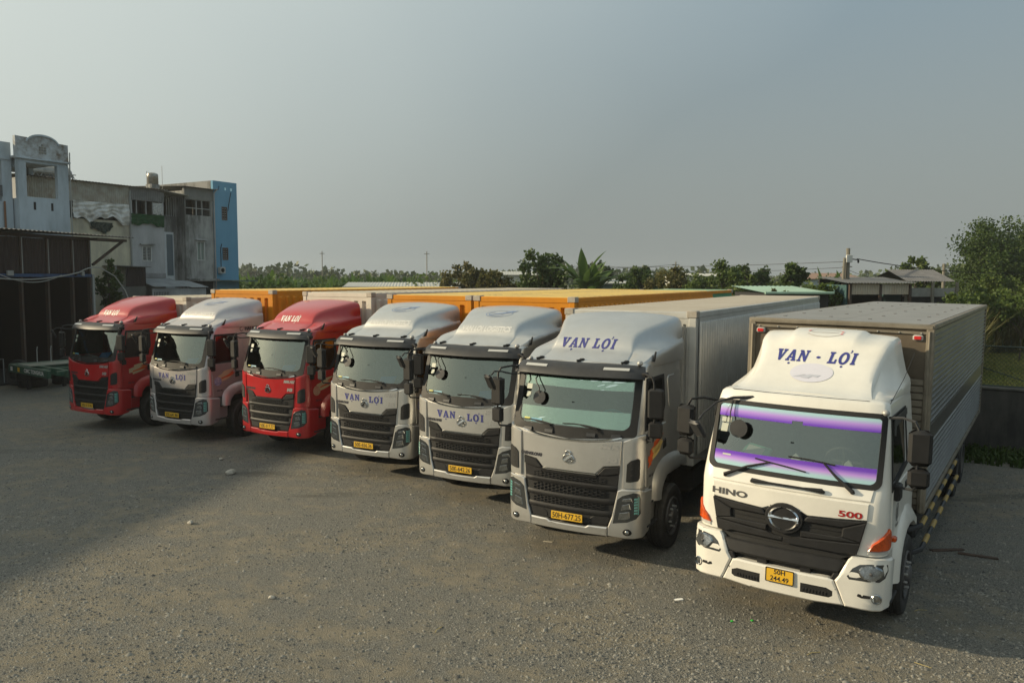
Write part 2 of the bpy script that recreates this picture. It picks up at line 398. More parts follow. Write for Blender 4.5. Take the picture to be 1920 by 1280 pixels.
def rimholes_b():  # black discs put the shade of the rim holes into colour
    b = B()
    for k in range(10):
        a = 2*math.pi*k/10; b.lathe([(.026, .0), (.026, .006), (.0001, .006)], (.086, .225*math.cos(a), .225*math.sin(a)), 'X', 8)
    return b
def nuts_b():
    b = B()
    for k in range(10):
        a = 2*math.pi*(k + .5)/10; b.lathe([(.017, -.01), (.017, .035), (.0001, .04)], (.14, .165*math.cos(a), .165*math.sin(a)), 'X', 6)
    return b
def wheel(parent, x, y, z=.52, front=True, rimm=None):
    t = part('tyre', 'wheel', tyre_b, RUBBER, parent); t.location = (x, y, z)
    if x < 0: t.rotation_euler = (0, 0, math.pi)
    part('rimF' if front else 'rimR', 'rim', lambda: rim_b(front), rimm or RIM, t)
    if front: part('rimh', 'rim_hole_shade', rimholes_b, BLACK, t); part('nuts', 'wheel_nut', nuts_b, RIML, t)
    return t

# ------------------------------------------------------------------ cargo containers
def corr_profile(y0, y1, pitch, duty=.5):
    out = []; n = max(1, round((y1 - y0)/pitch)); p = (y1 - y0)/n
    for k in range(n):
        a = y0 + k*p; s = p*.12
        out += [(a, 0), (a + p*(.5 - duty/2), 0), (a + p*(.5 - duty/2) + s, 1), (a + p*(.5 + duty/2) - s, 1), (a + p*(.5 + duty/2), 0)]
    return out + [(y1, 0)]
def cont_wall_b(y0, y1, z0, z1, x, sg, pitch, depth, duty):
    b = B(); pr_ = corr_profile(y0, y1, pitch, duty); xs = x - sg*.012
    lo, hi = z0 + .17, z1 - .17
    rows = [(z0 + .12, 0), (lo, 0), (lo + .03, 1), (hi - .03, 1), (hi, 0), (z1 - .10, 0)]
    return b.loft([[(xs - sg*depth*h*k, y, z) for y, h in pr_] for z, k in rows], closed=False)
def cont_front_b(y, z0, z1, hw, pitch, depth, duty):
    b = B(); pr_ = corr_profile(-hw + .12, hw - .12, pitch, duty)
    rows = [(z0 + .12, 0), (z0 + .17, 0), (z0 + .2, 1), (z1 - .24, 1), (z1 - .21, 0), (z1 - .10, 0)]
    return b.loft([[(x, y + .012 + depth*h*k, z) for x, h in pr_] for z, k in rows], closed=False)
def cont_roof_b(y0, y1, z1, hw, pitch):
    b = B(); pr_ = corr_profile(y0 + .1, y1 - .1, pitch, .5)
    rows = [(-hw + .06, 0), (-hw + .16, 1), (-hw + .2, 1), (hw - .2, 1), (hw - .16, 1), (hw - .06, 0)]
    return b.loft([[(x, y, z1 + .014 - .034*(1 - h)*k - .03*(1 - k)) for y, h in pr_] for x, k in rows], closed=False)
def cont_frame_b(y0, y1, z0, z1, hw):
    b = B()
    for sg in (-1, 1):
        for (a, c) in ((y0, y0 + .15), (y1 - .15, y1)):
            b.box(*sorted((sg*hw, sg*(hw - .13))), a, c, z0, z1, .012)
        b.box(*sorted((sg*(hw - .003), sg*(hw - .07))), y0 + .15, y1 - .15, z1 - .105, z1 - .004, .01)
        b.box(*sorted((sg*(hw - .003), sg*(hw - .07))), y0 + .15, y1 - .15, z0 + .003, z0 + .13, .01)
    for (a, c) in ((y0 + .003, y0 + .08), (y1 - .08, y1 - .003)):
        b.box(-hw + .13, hw - .13, a, c, z1 - .12, z1 - .004, .01); b.box(-hw + .13, hw - .13, a, c, z0 + .003, z0 + .14, .01)
    return b
def casting_b():
    b = B().box(-.09, .09, -.09, .09, -.06, .06, .012); return b
def container(parent, yf, L_, z0, z1, hw, side, roofm, frame=None, pitch=.28, depth=.052, duty=.5, rear=None, cast=None):
    """cargo_container part with its walls, roof, frame and corner castings as sub-parts"""
    frame = frame or side
    c = obj('cargo_container', cont_frame_b(yf, yf + L_, z0, z1, hw), frame, parent)
    yr = yf + L_*.80 if rear else yf + L_ - .15
    for sg in (-1, 1):
        obj('side_wall', cont_wall_b(yf + .15, yr, z0, z1, hw, sg, pitch, depth, duty), side, c)
        if rear: obj('side_wall', cont_wall_b(yr, yf + L_ - .15, z0, z1, hw, sg, pitch, depth, duty), rear, c)
    obj('front_wall', cont_front_b(yf, z0, z1, hw, pitch, depth, duty), side, c)
    obj('roof_panel', cont_roof_b(yf, yr if rear else yf + L_, z1, hw, pitch), roofm, c)
    if rear: obj('roof_panel', cont_roof_b(yr, yf + L_, z1, hw, pitch), mat('green_roof_dusty', (.20, .36, .24), .7, dust=(DUST, 3, .0, .35)), c)
    obj('floor_panel', B().box(-hw + .08, hw - .08, yf + .1, yf + L_ - .1, z0 + .02, z0 + .1), CHASSIS, c)
    obj('rear_door', B().box(-hw + .13, hw - .13, yf + L_ - .06, yf + L_ - .02, z0 + .12, z1 - .1), rear or side, c)
    for sg in (-1, 1):
        for yy in (yf + .078, yf + L_ - .078):
            k = part('casting', 'corner_casting', casting_b, cast or CAST, c); k.location = (sg*(hw - .075), yy, z1 - .045)
    return c
CAST = mat('corner_casting_steel', (.42, .39, .34), .6, .2, var=(12, .4, (.25, .16, .09)))
YELLOW = mat('yellow_container', (.64, .235, .003), .55, spec=.3, var=(2.0, .14), dust=(DUST, 2.5, .0, .05))
YROOF = mat('yellow_roof_dusty', (.58, .42, .12), .7, var=(2, .15), dust=(DUST, 2.0, .0, .3))
CREAM = mat('cream_container', (.64, .59, .51), .55, var=(2.0, .12), dust=((.32, .25, .17), 3.5, .0, .3))
CROOF = mat('cream_roof_dusty', (.42, .40, .34), .75, var=(2, .15), dust=(DUST, 2.0, .1, .5))
GREENC = mat('green_container', (.02, .21, .09), .55, dust=(DUST, 3, .0, .3))
SILV_C = mat('silver_container', (.60, .595, .56), .42, .35, var=(2.5, .14), dust=((.30, .24, .17), 4, .0, .22))
SROOF = mat('silver_roof_dusty', (.40, .38, .34), .75, dust=(DUST, 2.0, .1, .5))

# ------------------------------------------------------------------ the six look-alike cab trucks
CS = Shell(interp([(.45, -.01), (.62, -.02), (1.2, 0), (1.95, 0.01), (2.05, .03), (2.82, .25), (2.95, .31), (3.05, .40)]),
           interp([(.4, 1.08), (1.0, 1.10), (2.1, 1.10), (3.0, 1.045), (3.1, 1.02)]), .11, interp([(.4, .2), (1.9, .17), (2.2, .13), (3.05, .13)]))
CF = CS.P
WG = (-.925, .925, 2.075, 2.81)       # windshield opening
def cab_body_b():
    zs = [1.19, 1.5, 1.8, 2.0, 2.075, 2.1, 2.35, 2.6, 2.78, 2.81, 2.9, 2.98, 3.02]
    b = B(); fr = [0, .2, .4, .6, .8, .925]; cols_front = sorted(set([-x for x in fr] + fr)); YR = 2.05
    def col(kind, q, z):
        if kind == 'f': return CF(q, z)
        w, r, xe, ph = CS.geo(z); ac = xe + r*(math.pi/2 - ph)
        if kind == 'c': sg, t = q; a0 = .925; return CF(sg*(a0 + (ac - a0)*t), z)
        sg, t = q; y = CS.corner_y(z); return Vector((sg*CS.w(z), y + (YR - y)*t, z))
    cols = [('s', (-1, t)) for t in (1, .8, .6, .49, .25, .035)] + [('c', (-1, t)) for t in (1, .75, .5, .25)] + [('f', a) for a in cols_front] + \
           [('c', (1, t)) for t in (.25, .5, .75, 1)] + [('s', (1, t)) for t in (.035, .25, .49, .6, .8, 1)]
    n = len(cols); vs = [col(k, q, z) for z in zs for k, q in cols]
    fs = []
    for i in range(len(zs) - 1):
        zm = (zs[i] + zs[i+1])/2
        for j in range(n - 1):
            k0, q0 = cols[j]; k1, q1 = cols[j+1]
            if k0 == 'f' and k1 == 'f' and WG[2] < zm < WG[3]: continue
            if k0 == 's' and k1 == 's' and .03 < min(q0[1], q1[1]) and max(q0[1], q1[1]) < .5 and 2.1 < zm < 2.78: continue
            fs.append((i*n + j, i*n + j + 1, (i+1)*n + j + 1, (i+1)*n + j))
    # roof: two rings drawn in, then a cap
    top = (len(zs) - 1)*n; base = len(vs)
    for sc, z in ((.96, 3.05), (.85, 3.065)):
        vs += [Vector((v.x*sc, 1.15 + (v.y - 1.15)*sc, z)) for v in vs[top:top + n]]
    for r0, r1 in ((top, base), (base, base + n)):
        for j in range(n): fs.append((r0 + j, r0 + (j+1) % n, r1 + (j+1) % n, r1 + j))
    fs.append(tuple(range(base + n, base + 2*n)))
    for i in range(len(zs) - 1): fs.append((i*n, (i+1)*n, (i+1)*n + n - 1, i*n + n - 1))
    fs.append(tuple(range(n))[::-1])
    return B().add(vs, fs)
def mirror_x(poly): return [(-p[0], p[1]) for p in poly][::-1]
PANEL = [(-.825,1.935),(-.6,1.905),(-.3,1.88),(0,1.873),(.3,1.88),(.6,1.905),(.825,1.935),(.805,1.565),(.56,1.535),(.50,1.48),(.435,1.415),(-.435,1.415),(-.50,1.48),(-.56,1.535),(-.805,1.565)]
DEFL = [(.845,1.235),(.85,1.93),(.95,1.97),(1.08,2.02),(1.17,2.03),(1.19,1.9),(1.19,1.27),(1.1,1.235)]
VENT = [(.895,1.335),(.905,1.60),(.96,1.655),(1.05,1.69),(1.075,1.67),(1.075,1.40),(1.05,1.355),(.96,1.335)]
BUMPR = [(.635,.50),(.64,.63),(.70,.80),(.775,1.19),(.84,1.215),(1.08,1.225),(1.17,1.19),(1.46,1.16),(1.46,.62),(1.36,.53),(1.15,.49),(.9,.485)]
HEADL = [(.715,.70),(.775,1.065),(.85,1.125),(1.0,1.18),(1.075,1.16),(1.10,1.08),(1.105,.87),(1.04,.79),(.93,.735)]
GRILLE = [(-.62,.64),(-.70,.82),(-.775,1.2),(-.80,1.56),(-.56,1.53),(-.44,1.40),(.44,1.40),(.56,1.53),(.80,1.56),(.775,1.2),(.70,.82),(.62,.64)]
def hexmesh_b(a0, a1, z0, z1, off, rows=2, wcell=.088, bar=.0062):
    h = (z1 - z0)/(rows + .5); b = B(); n = int((a1 - a0)/(wcell*.75))
    for c in range(n):
        cx = a0 + (c + .5)*wcell*.75
        for r in range(rows):
            cz = z0 + h*(r + .5) + (h/2 if c % 2 else 0)
            hx = [(wcell/2, 0), (wcell/4, h/2), (-wcell/4, h/2), (-wcell/2, 0), (-wcell/4, -h/2), (wcell/4, -h/2)]
            kx, kz = 1 - 2*bar/wcell, 1 - 2*bar*1.0/h
            o_ = [CF(cx + p[0], cz + p[1], off) for p in hx]; i_ = [CF(cx + p[0]*kx, cz + p[1]*kz, off) for p in hx]; d_ = [CF(cx + p[0]*kx, cz + p[1]*kz, off - .019) for p in hx]
            b.loft([o_, i_, d_])
    return b
def bar_b(a1, z0, z1, o=.034):
    def sec(a):
        t = min(1, max(0, (a1 - abs(a))/.12)); oo = .012 + (o - .012)*t**.5
        return [(-.01, z0), (oo*.7, z0), (oo, z0 + (z1-z0)*.3), (oo, z0 + (z1-z0)*.7), (oo*.55, z1), (-.01, z1)]
    return sweep(CF, -a1, a1, 26, sec)
def fairing_b():
    ztop = interp([(.40, 3.035), (.47, 3.05), (.6, 3.095), (.74, 3.15), (.81, 3.18), (.84, 3.235), (.89, 3.315), (.96, 3.385), (1.06, 3.445), (1.2, 3.495), (1.4, 3.55), (1.7, 3.615), (1.95, 3.665), (2.1, 3.685), (2.16, 3.69)])
    deck = interp([(.40, 3.03), (.6, 3.085), (.81, 3.165), (1.0, 3.20), (1.4, 3.25), (1.8, 3.31), (2.16, 3.35)])
    hwf = interp([(.40, .73), (.6, .71), (.81, .685), (.95, .68), (1.1, .70), (1.3, .76), (1.5, .85), (1.75, .945), (2.0, 1.01), (2.16, 1.03)])
    side = interp([(.40, .93), (.5, .985), (.65, 1.03), (.9, 1.06), (1.3, 1.075), (2.16, 1.085)])
    crown = interp([(.40, .01), (.9, .02), (1.3, .05), (2.16, .07)])
    ys = [.40, .44, .50, .58, .66, .74, .79, .82, .85, .89, .93, .98, 1.04, 1.12, 1.22, 1.34, 1.48, 1.62, 1.78, 1.94, 2.06, 2.13, 2.16]
    rings = []
    for y in ys:
        zt, zd, hw, xs, cr = ztop(y), min(deck(y), ztop(y) - .01), hwf(y), side(y), crown(y)
        xs = max(xs, hw + .05); H_ = zt - zd; e = min(.09, .35*H_ + .01)
        k = min(1, max(0, (2.16 - y)/.05)); zt -= .02*(1 - k)
        half = [(0, zt + cr), (hw*.35, zt + cr*.9), (hw*.65, zt + cr*.62), (hw - e*1.1, zt + cr*.18), (hw - e*.45, zt - e*.10), (hw - e*.08, zt - e*.5), (hw + .012, zt - e), (hw + .02 + .2*(xs - hw - .05)*min(1, H_*3), zd + H_*.35),
                (hw + .03 + .5*(xs - hw - .05), zd + min(.025, H_*.2)), (xs - .035, zd - .008), (xs - .008, zd - .045), (xs, zd - .10), (xs + .005, max(3.0, zd - .2)), (xs, 2.985)]
        rings.append([(-x, y, z) for x, z in half[:0:-1]] + [(x, y, z) for x, z in half])
    b = B(); b.loft(rings, closed=False)
    n = len(rings[0]); m = (len(rings) - 1)*n; b.f.append(tuple(range(m, m + n))); b.f.append(tuple(range(n))[::-1])
    return b
def side_arch_b(sg):
    out = [(.62,.94),(.62,1.10),(.64,1.24),(.72,1.35),(.88,1.45),(1.1,1.51),(1.4,1.53),(1.75,1.51),(2.08,1.45)]
    inn = [(.82,.94),(.83,1.02),(.87,1.10),(.95,1.18),(1.07,1.25),(1.25,1.29),(1.45,1.30),(1.75,1.28),(2.08,1.22)]
    b = B(); X = lambda x: sg*x
    rings = []
    for o, i in zip(out, inn):
        m = ((o[0]+i[0])/2, (o[1]+i[1])/2); mo = ((o[0]*.8+i[0]*.2), (o[1]*.8+i[1]*.2))
        rings.append([(X(.80), *i), (X(1.17), *i), (X(1.20), i[0]*.94+o[0]*.06, i[1]*.94+o[1]*.06), (X(1.195), *m), (X(1.15), *mo), (X(1.105), *o), (X(.80), *o)])
    return b.loft(rings, caps=True)
def step_b(sg):
    b = B(); X = lambda a, c: sorted((sg*a, sg*c))
    b.box(*X(.86, 1.105), .34, .50, .93, 1.19, .01)
    b.prism([(.33,.55),(.33,.90),(.52,.93),(.80,.93),(.83,.90),(.82,.66),(.78,.60),(.45,.54)], sg*.8, sg*1.07, 'YZ')
    return b
def tread_b(sg):
    X = lambda a, c: sorted((sg*a, sg*c))
    return B().box(*X(.95, 1.15), .36, .80, .60, .63, .008)
def tread2_b(sg):
    X = lambda a, c: sorted((sg*a, sg*c))
    return B().box(*X(.95, 1.13), .38, .80, .932, .96, .008)
def mirror_arm_b(sg):
    b = B(); X = sg
    b.tube([(X*1.0, .34, 2.90), (X*1.12, .22, 2.93), (X*1.26, .12, 2.90), (X*1.30, .09, 2.82), (X*1.31, .09, 2.5), (X*1.31, .09, 2.05), (X*1.28, .11, 1.97), (X*1.15, .25, 1.95), (X*1.09, .33, 1.96)], .016, 6)
    b.box(*sorted((X*1.03, X*1.10)), .28, .42, 2.86, 2.94, .015); b.box(*sorted((X*1.07, X*1.13)), .27, .42, 1.88, 2.02, .015)
    return b
def mirror_house_b(sg):
    b = B(); i = len(b.v); b.box(-.115, .115, -.06, .05, -.225, .225, .035); b.box(-.10, .10, -.055, .045, -.50, -.26, .03)
    return b.xf(Matrix.Translation((sg*1.32, .12, 2.52)) @ Matrix.Rotation(sg*R(12), 4, 'Z'))
def mirror_glass_b(sg):
    b = B().box(-.095, .095, .051, .054, -.205, .205); b.box(-.08, .08, .046, .049, -.485, -.275)
    return b.xf(Matrix.Translation((sg*1.32, .12, 2.52)) @ Matrix.Rotation(sg*R(12), 4, 'Z'))
def interior_b():
    b = B(); b.box(-.93, .93, .16, .55, 1.8, 2.02, .04); b.box(.30, .75, .3, .6, 2.02, 2.09, .03); b.box(-.95, .95, .3, 1.9, 1.3, 1.34); return b
def seat_b():
    x = 0; return B().box(x - .25, x + .25, .85, 1.3, 1.6, 1.8, .05).box(x - .25, x + .25, 1.2, 1.36, 1.75, 2.35, .05).box(x - .14, x + .14, 1.22, 1.34, 2.34, 2.55, .04)
def torus_b(c, R_, r, tilt):
    b = B(); n = 24; pts = [(R_*math.cos(2*math.pi*k/n), R_*math.sin(2*math.pi*k/n), 0) for k in range(n)]
    rings = []
    for k in range(n):
        a = 2*math.pi*k/n; rings.append([((R_ + r*math.cos(q))*math.cos(a), (R_ + r*math.cos(q))*math.sin(a), r*math.sin(q)) for q in [2*math.pi*j/6 for j in range(6)]])
    rings.append(rings[0]); b.loft(rings); b.tube([(-R_, 0, 0), (R_, 0, 0)], .02, 5); b.tube([(0, 0, 0), (0, -R_, 0)], .02, 5)
    b.tube([(0, 0, 0), (0, 0, -.3)], .03, 6)
    return b.xf(Matrix.Translation(c) @ Matrix.Rotation(tilt, 4, 'X'))
def chassis_b(L_):
    b = B()
    for x in (-.42, .42): b.box(x - .04, x + .04, .5, 2.3 + L_, .85, 1.12)
    b.box(-.86, .86, .16, 1.0, .62, 1.3); b.box(-.7, .7, .9, 2.05, .70, 1.35); b.box(-.95, .95, 1.95, 2.1, .8, 1.3)
    b.box(-1.0, 1.0, 1.3, 1.40, .46, .58)
    for k in range(int(L_/1.2)): b.box(-1.1, 1.1, 2.6 + k*1.2, 2.7 + k*1.2, 1.0, 1.14)
    return b
def tank_b():
    return B().box(.62, 1.12, 2.7, 4.0, .55, 1.05, .09)
def badge_fn(off): return lambda u, v: CF(u, v, off)
def flame_geo(sc=1.):
    # a streak of fire: head at the front, licking tongues towards the back
    tongues = []; rnd = random.Random(4)
    for k in range(9):
        y0_ = rnd.uniform(-.10, .12); x0 = rnd.uniform(.0, .22); ln = rnd.uniform(.25, .5); w = rnd.uniform(.022, .045); up = rnd.uniform(.18, .42)
        tongues.append(poly_geo([(x0, y0_ - w), (x0 + ln*.3, y0_ - w*.8 + up*ln*.2), (x0 + ln*.65, y0_ - w*.5 + up*ln*.55), (x0 + ln, y0_ + up*ln*1.1), (x0 + ln*.6, y0_ + w*.6 + up*ln*.62), (x0 + ln*.3, y0_ + w + up*ln*.28), (x0, y0_ + w)]))
    return tongues
FLAMES = None
def seat_items(t, folder=True):
    pass

def cab_truck(loc, yaw, label, paintm, plate, letter='hood', L_=10., zc=3.92, cont=None, seal=False, mauve_side=None, roof_emblem=True, group='row of parked cargo trucks', yf=2.40, dragon=False, film=False, disc=True, items=(), roll=0., side_mark=False):
    global FLAMES
    t = empty('cargo_truck', loc, 0, label, 'truck', group)
    t.rotation_euler = (0, roll, -R(yaw))
    body = part('cab', 'cab_body', cab_body_b, paintm, t)
    # --- front
    fp = part('panel', 'front_panel', lambda: patch(CF, PANEL, -.01, .03), paintm, t)
    part('chromeT', 'chrome_strip', lambda: sweep(CF, -.82, .82, 24, lambda a: [(.01, 1.873 + .091*abs(a/.825)**2 - .0), (.036, 1.876 + .091*abs(a/.825)**2), (.036, 1.893 + .091*abs(a/.825)**2), (.01, 1.897 + .091*abs(a/.825)**2)]), CHROME, fp)
    part('chromeB', 'chrome_strip', lambda: sweep(CF, -.44, .44, 14, [(0, 1.392), (.036, 1.394), (.036, 1.409), (0, 1.412)]), CHROME, fp)
    def logo_b():
        b = B()
        def rg(cx, cz, rx, rz, th):
            n = 20
            for rr in (1,):
                rings = [[CF(cx + (rx + th*math.cos(q))*math.cos(a), cz + (rz + th*math.cos(q))*math.sin(a), .034 + th*.6*(1 + math.sin(q))) for q in [2*math.pi*j/6 for j in range(6)]] for a in [2*math.pi*i/n for i in range(n + 1)]]
                b.loft(rings)
        rg(0, 1.60, .085, .062, .011); rg(0, 1.685, .042, .035, .011)
        b.loft([[CF(-.07 + x, 1.57 + x*.75, .036), CF(-.06 + x, 1.56 + x*.75, .036), CF(-.05 + x, 1.555 + x*.75, .054), CF(-.075 + x, 1.575 + x*.75, .05)] for x in (0, .03, .06, .09, .115)], caps=True)
        b.loft([[CF(x, 1.585, .036), CF(x, 1.60, .036), CF(x, 1.593, .053)] for x in (-.01, .02, .05, .075)], caps=True)
        return b
    part('logo', 'emblem', logo_b, CHROME, fp)
    def bd(key, s, size, u0, v0, m, sx=1., bold=.004, off=.0335, fn=None, par=None, cuts=1, shear=0.):
        if key not in CACHE:
            g = text_geo(s, size, bold, sx, shear); CACHE[key] = decal(shift(g, u0, v0), fn or badge_fn(off), cuts)
        return obj('lettering', CACHE[key], m, par or fp)
    bd('haiau', 'HAI AU', .085, .66, 1.83, RIML, 1.05, .008, shear=.25); bd('m3', 'M3', .095, .68, 1.635, RIML, 1.2, .008, shear=.2); bd('chl', 'CHENGLONG', .062, -.655, 1.60, DARK_L, 1.0, .006, shear=.2)
    if letter == 'hood':
        if 'vanloi_hood' not in CACHE:
            CACHE['vanloi_hood'] = decal(shift(serif_geo('VA.N', .135, gap=.16), -.35, 1.735), badge_fn(.0335), 1); CACHE['vanloi_hood2'] = decal(shift(serif_geo('LO.I', .135, gap=.16), .30, 1.715), badge_fn(.0335), 1)
        obj('lettering', CACHE['vanloi_hood'], BLUE, fp); obj('lettering', CACHE['vanloi_hood2'], BLUE, fp)
    gr = part('grille', 'grille', lambda: patch(CF, GRILLE, -.06, .004), BLACK, t)
    def grille_up():
        b = B()
        for sg in (1, -1):
            P = [(.455,1.395),(.57,1.515),(.795,1.55),(.79,1.44),(.60,1.40)] ; P = P if sg > 0 else mirror_x(P)
            q = patch(CF, P, -.02, .03, ch=.01); b.add(q.v, q.f)
            P = [(.46,1.26),(.47,1.375),(.60,1.392),(.785,1.43),(.77,1.25)]; P = P if sg > 0 else mirror_x(P)
            q = patch(CF, P, -.02, .014, ch=.006); b.add(q.v, q.f)
        q = sweep(CF, -.46, .46, 14, [(-.02, 1.352), (.022, 1.355), (.026, 1.388), (-.02, 1.39)]); b.add(q.v, q.f)
        return b
    part('grU', 'grille_frame', grille_up, PLASTIC, gr)
    for k, (a1, z0, z1) in enumerate(((.772, 1.185, 1.255), (.74, .975, 1.05), (.71, .79, .865))):
        part('bar%d' % k, 'grille_bar', lambda: bar_b(a1, z0, z1), PLASTIC, gr)
    for k, (z0, z1) in enumerate(((1.258, 1.352), (1.053, 1.180), (.868, .972))):
        part('hex%d' % k, 'grille_mesh', lambda: hexmesh_b(-.60, .60, z0, z1, .024), PLASTIC, gr)
    for sg in (1, -1):
        P = [(.34,.655),(.36,.735),(.42,.775),(.66,.78),(.625,.66)]; part('low%d' % sg, 'grille_insert', lambda: patch(CF, P if sg > 0 else mirror_x(P), -.05, .012), PLASTIC, gr)
    for sg in (1, -1):
        M_ = (lambda P: P) if sg > 0 else mirror_x
        dfl = part('defl%d' % sg, 'corner_deflector', lambda: patch(CF, M_(DEFL), -.01, .032, grid=.05), paintm, t)
        part('vent%d' % sg, 'vent', lambda: patch(CF, M_(VENT), .0, .044, grid=.05, ch=.002), BLACK, dfl)  # raised black patch paints the shade of the vent recess
        def slats():
            b = B()
            for z in (1.43, 1.52, 1.61):
                q = patch(CF, M_([(.96, z), (.97, z + .015), (1.075, z + .035), (1.075, z + .02)]), .03, .048, ch=.001); b.add(q.v, q.f)
            return b
        part('slat%d' % sg, 'slat', slats, PLASTIC_G, dfl)
        bp = part('bump%d' % sg, 'bumper_corner', lambda: patch(CF, M_(BUMPR), -.03, .04, ch=.014), paintm, t)
        hl = part('hl%d' % sg, 'headlight', lambda: patch(CF, M_(HEADL), .02, .0435, ch=.003), LAMPGLASS, t)
        def lens_b():
            b = B()
            for P in ([(.83,.90),(.845,.985),(.95,1.015),(.97,.93)], [(.79,.76),(.81,.865),(.95,.895),(.965,.80),(.9,.765)], [(.84,1.03),(.85,1.075),(.97,1.10),(.99,1.05)]):
                q = patch(CF, M_(P), .04, .0475, grid=.05, ch=.006); b.add(q.v, q.f)
            return b
        part('lens%d' % sg, 'lens', lens_b, LENS, hl)
        def led_b():
            b = B()
            for k in range(6):
                z = .86 + k*.042; q = patch(CF, M_([(1.01, z), (1.012, z + .028), (1.055, z + .032), (1.055, z + .004)]), .04, .047, ch=.003); b.add(q.v, q.f)
            q = patch(CF, M_([(1.06,.85),(1.06,1.12),(1.072,1.12),(1.072,.855)]), .04, .046, ch=.002); b.add(q.v, q.f)
            return b
        part('led%d' % sg, 'light_strip', led_b, LED, hl)
        def fog_b():
            b = B(); c = CF(sg*.925, .585, .046); b.sphere((c.x, c.y, c.z), .036, .02, .034); return b
        part('fog%d' % sg, 'fog_light', fog_b, LENS, bp)
        part('fogr%d' % sg, 'fog_surround', lambda: patch(CF, M_(_ell(.925, .585, .062, .048, 16)), .03, .047, grid=.05, ch=.004), PLASTIC, bp)
    bs = part('bumperC', 'bumper', lambda: patch(CF, [(-.63,.495),(-.632,.63),(-.34,.625),(-.30,.60),(.30,.60),(.34,.625),(.632,.63),(.63,.495)], -.04, .045, ch=.014), paintm, t)
    # --- number plate
    pl = part('plate', 'number_plate', lambda: B().box(-.26, .26, -.075, -.06, .655, .775, .004), PLATEY, t)
    g = text_geo(plate, .118, .0015, .86); obj('lettering', decal(g, lambda u, v: Vector((u, -.0765, .714 + v))), INK, pl)
    # --- windscreen, its surround, visor
    def ws_b():
        b = B(); o_ = rrect(-.955, .955, 2.05, 2.83, .12, .03)
        c = (0, 2.44); rings = []
        for k in (1, .8, .6, .4, .2): rings.append([CF(c[0] + (p[0]-c[0])*k, c[1] + (p[1]-c[1])*k, .006) for p in o_])
        rings.append([CF(c[0] + (p[0]-c[0])*.02, c[1] + (p[1]-c[1])*.02, .006) for p in o_]); return b.loft(rings)
    ws = part('ws', 'windshield', ws_b, WSHIELD, t)
    fr = part('wsfr', 'windshield_surround', lambda: ringpatch(CF, [(a, z - .10*max(0, 1 - abs(a)/1.2) * (z < 2.1)) for a, z in rrect(-1.03, 1.03, 2.005, 2.87, .06, .03)], rrect(-.925, .925, 2.08, 2.81, .13, .03), -.02, .014), PLASTIC, t)
    def cowl_b():
        b = B()
        return b
    for k, (a0, a1) in enumerate(((-.80, -.66), (-.42, -.28), (.28, .42), (.66, .80))):
        part('cowl%d' % k, 'cowl_clip', lambda: sweep(CF, a0, a1, 3, [(.01, 1.95), (.035, 1.96), (.03, 2.01), (.01, 2.02)]), PLASTIC_G, fr)
    def wiper_b(ww):
        b = B()
        for a0, a1 in (ww,):
            b.tube([CF(a0, 2.03, .03), CF(a0 - .05, 2.075, .045), CF((a0 + a1)/2 - .0, 2.115, .045)], .012, 5)
            b.tube([CF(a1, 2.115 + .0, .03), CF((a1*.7 + a0*.3), 2.125, .032), CF((a1*.35 + a0*.65), 2.115, .032), CF(a0, 2.085, .03)], .009, 5)
        return b
    for k, ww in enumerate(((-.30, -.88), (.48, -.12))): part('wip%d' % k, 'wiper', lambda: wiper_b(ww), BLACK, t)
    vz = part('visor', 'sun_visor', lambda: sweep(CF, -1.02, 1.02, 30, lambda a: [(.0, 3.0), (.05, 3.005 - .02*abs(a)**6), (.12 - .05*max(0, abs(a) - .8)*3, 2.95 - .02*abs(a)**6), (.17 - .07*max(0, abs(a) - .8)*3, 2.86), (.175 - .07*max(0, abs(a) - .8)*3, 2.80 + .01*abs(a)), (.15 - .06*max(0, abs(a) - .8)*3, 2.80), (.09, 2.90), (.0, 2.92)]), PLASTIC_G, t)
    for sg in (1, -1):
        part('mark%d' % sg, 'marker_lamp', lambda: B().loft([[CF(sg*a, 2.895, .165), CF(sg*a, 2.94, .137), CF(sg*a, 2.942, .128), CF(sg*a, 2.89, .15)] for a in (.46, .55, .65, .75, .84)], caps=True), WHITELENS, vz)
    if film:
        for z0, z1 in ((2.645, 2.80), (2.085, 2.335)):
            obj('mirror_film', patch(lambda a, z, o: CF(a, z, .0045), [(-.90, z0 + .02), (-.90, z1), (.91, z1), (.91, z0 - .0), (.45, z0 - .005)] if z0 > 2.5 else [(-.86, z0 + .02), (-.90, z0 + .07), (-.90, z1), (.91, z1 - .0), (.91, z0 + .06), (.84, z0)], 0, 0, ch=0), FILM, ws)
    def sticker(a0, a1, z0, z1, m, nm='sticker'): obj(nm, patch(lambda a, z, o: CF(a, z, .010), [(a0, z0), (a0, z1), (a1, z1), (a1, z0)], 0, 0, grid=.2, ch=0), m, ws)
    sticker(-.86, -.76, 2.58, 2.66, STICK); sticker(-.85, -.77, 2.46, 2.54, STICK); sticker(-.70, -.50, 2.10, 2.15, STICKB); sticker(-.83, -.73, 2.11, 2.15, STICKY)
    it = part('inter', 'dashboard', interior_b, DASH, t)
    for x in (.5, -.5): part('seat', 'seat', seat_b, SEAT, t).location = (x, 0, 0)
    part('lining', 'cab_lining', lambda: B().box(-1.0, 1.0, 1.6, 1.63, 1.3, 2.9), CURTAIN, t)
    part('stw', 'steering_wheel', lambda: torus_b((.5, .62, 2.13), .22, .02, R(-55)), TEAL if film else DASH, t)
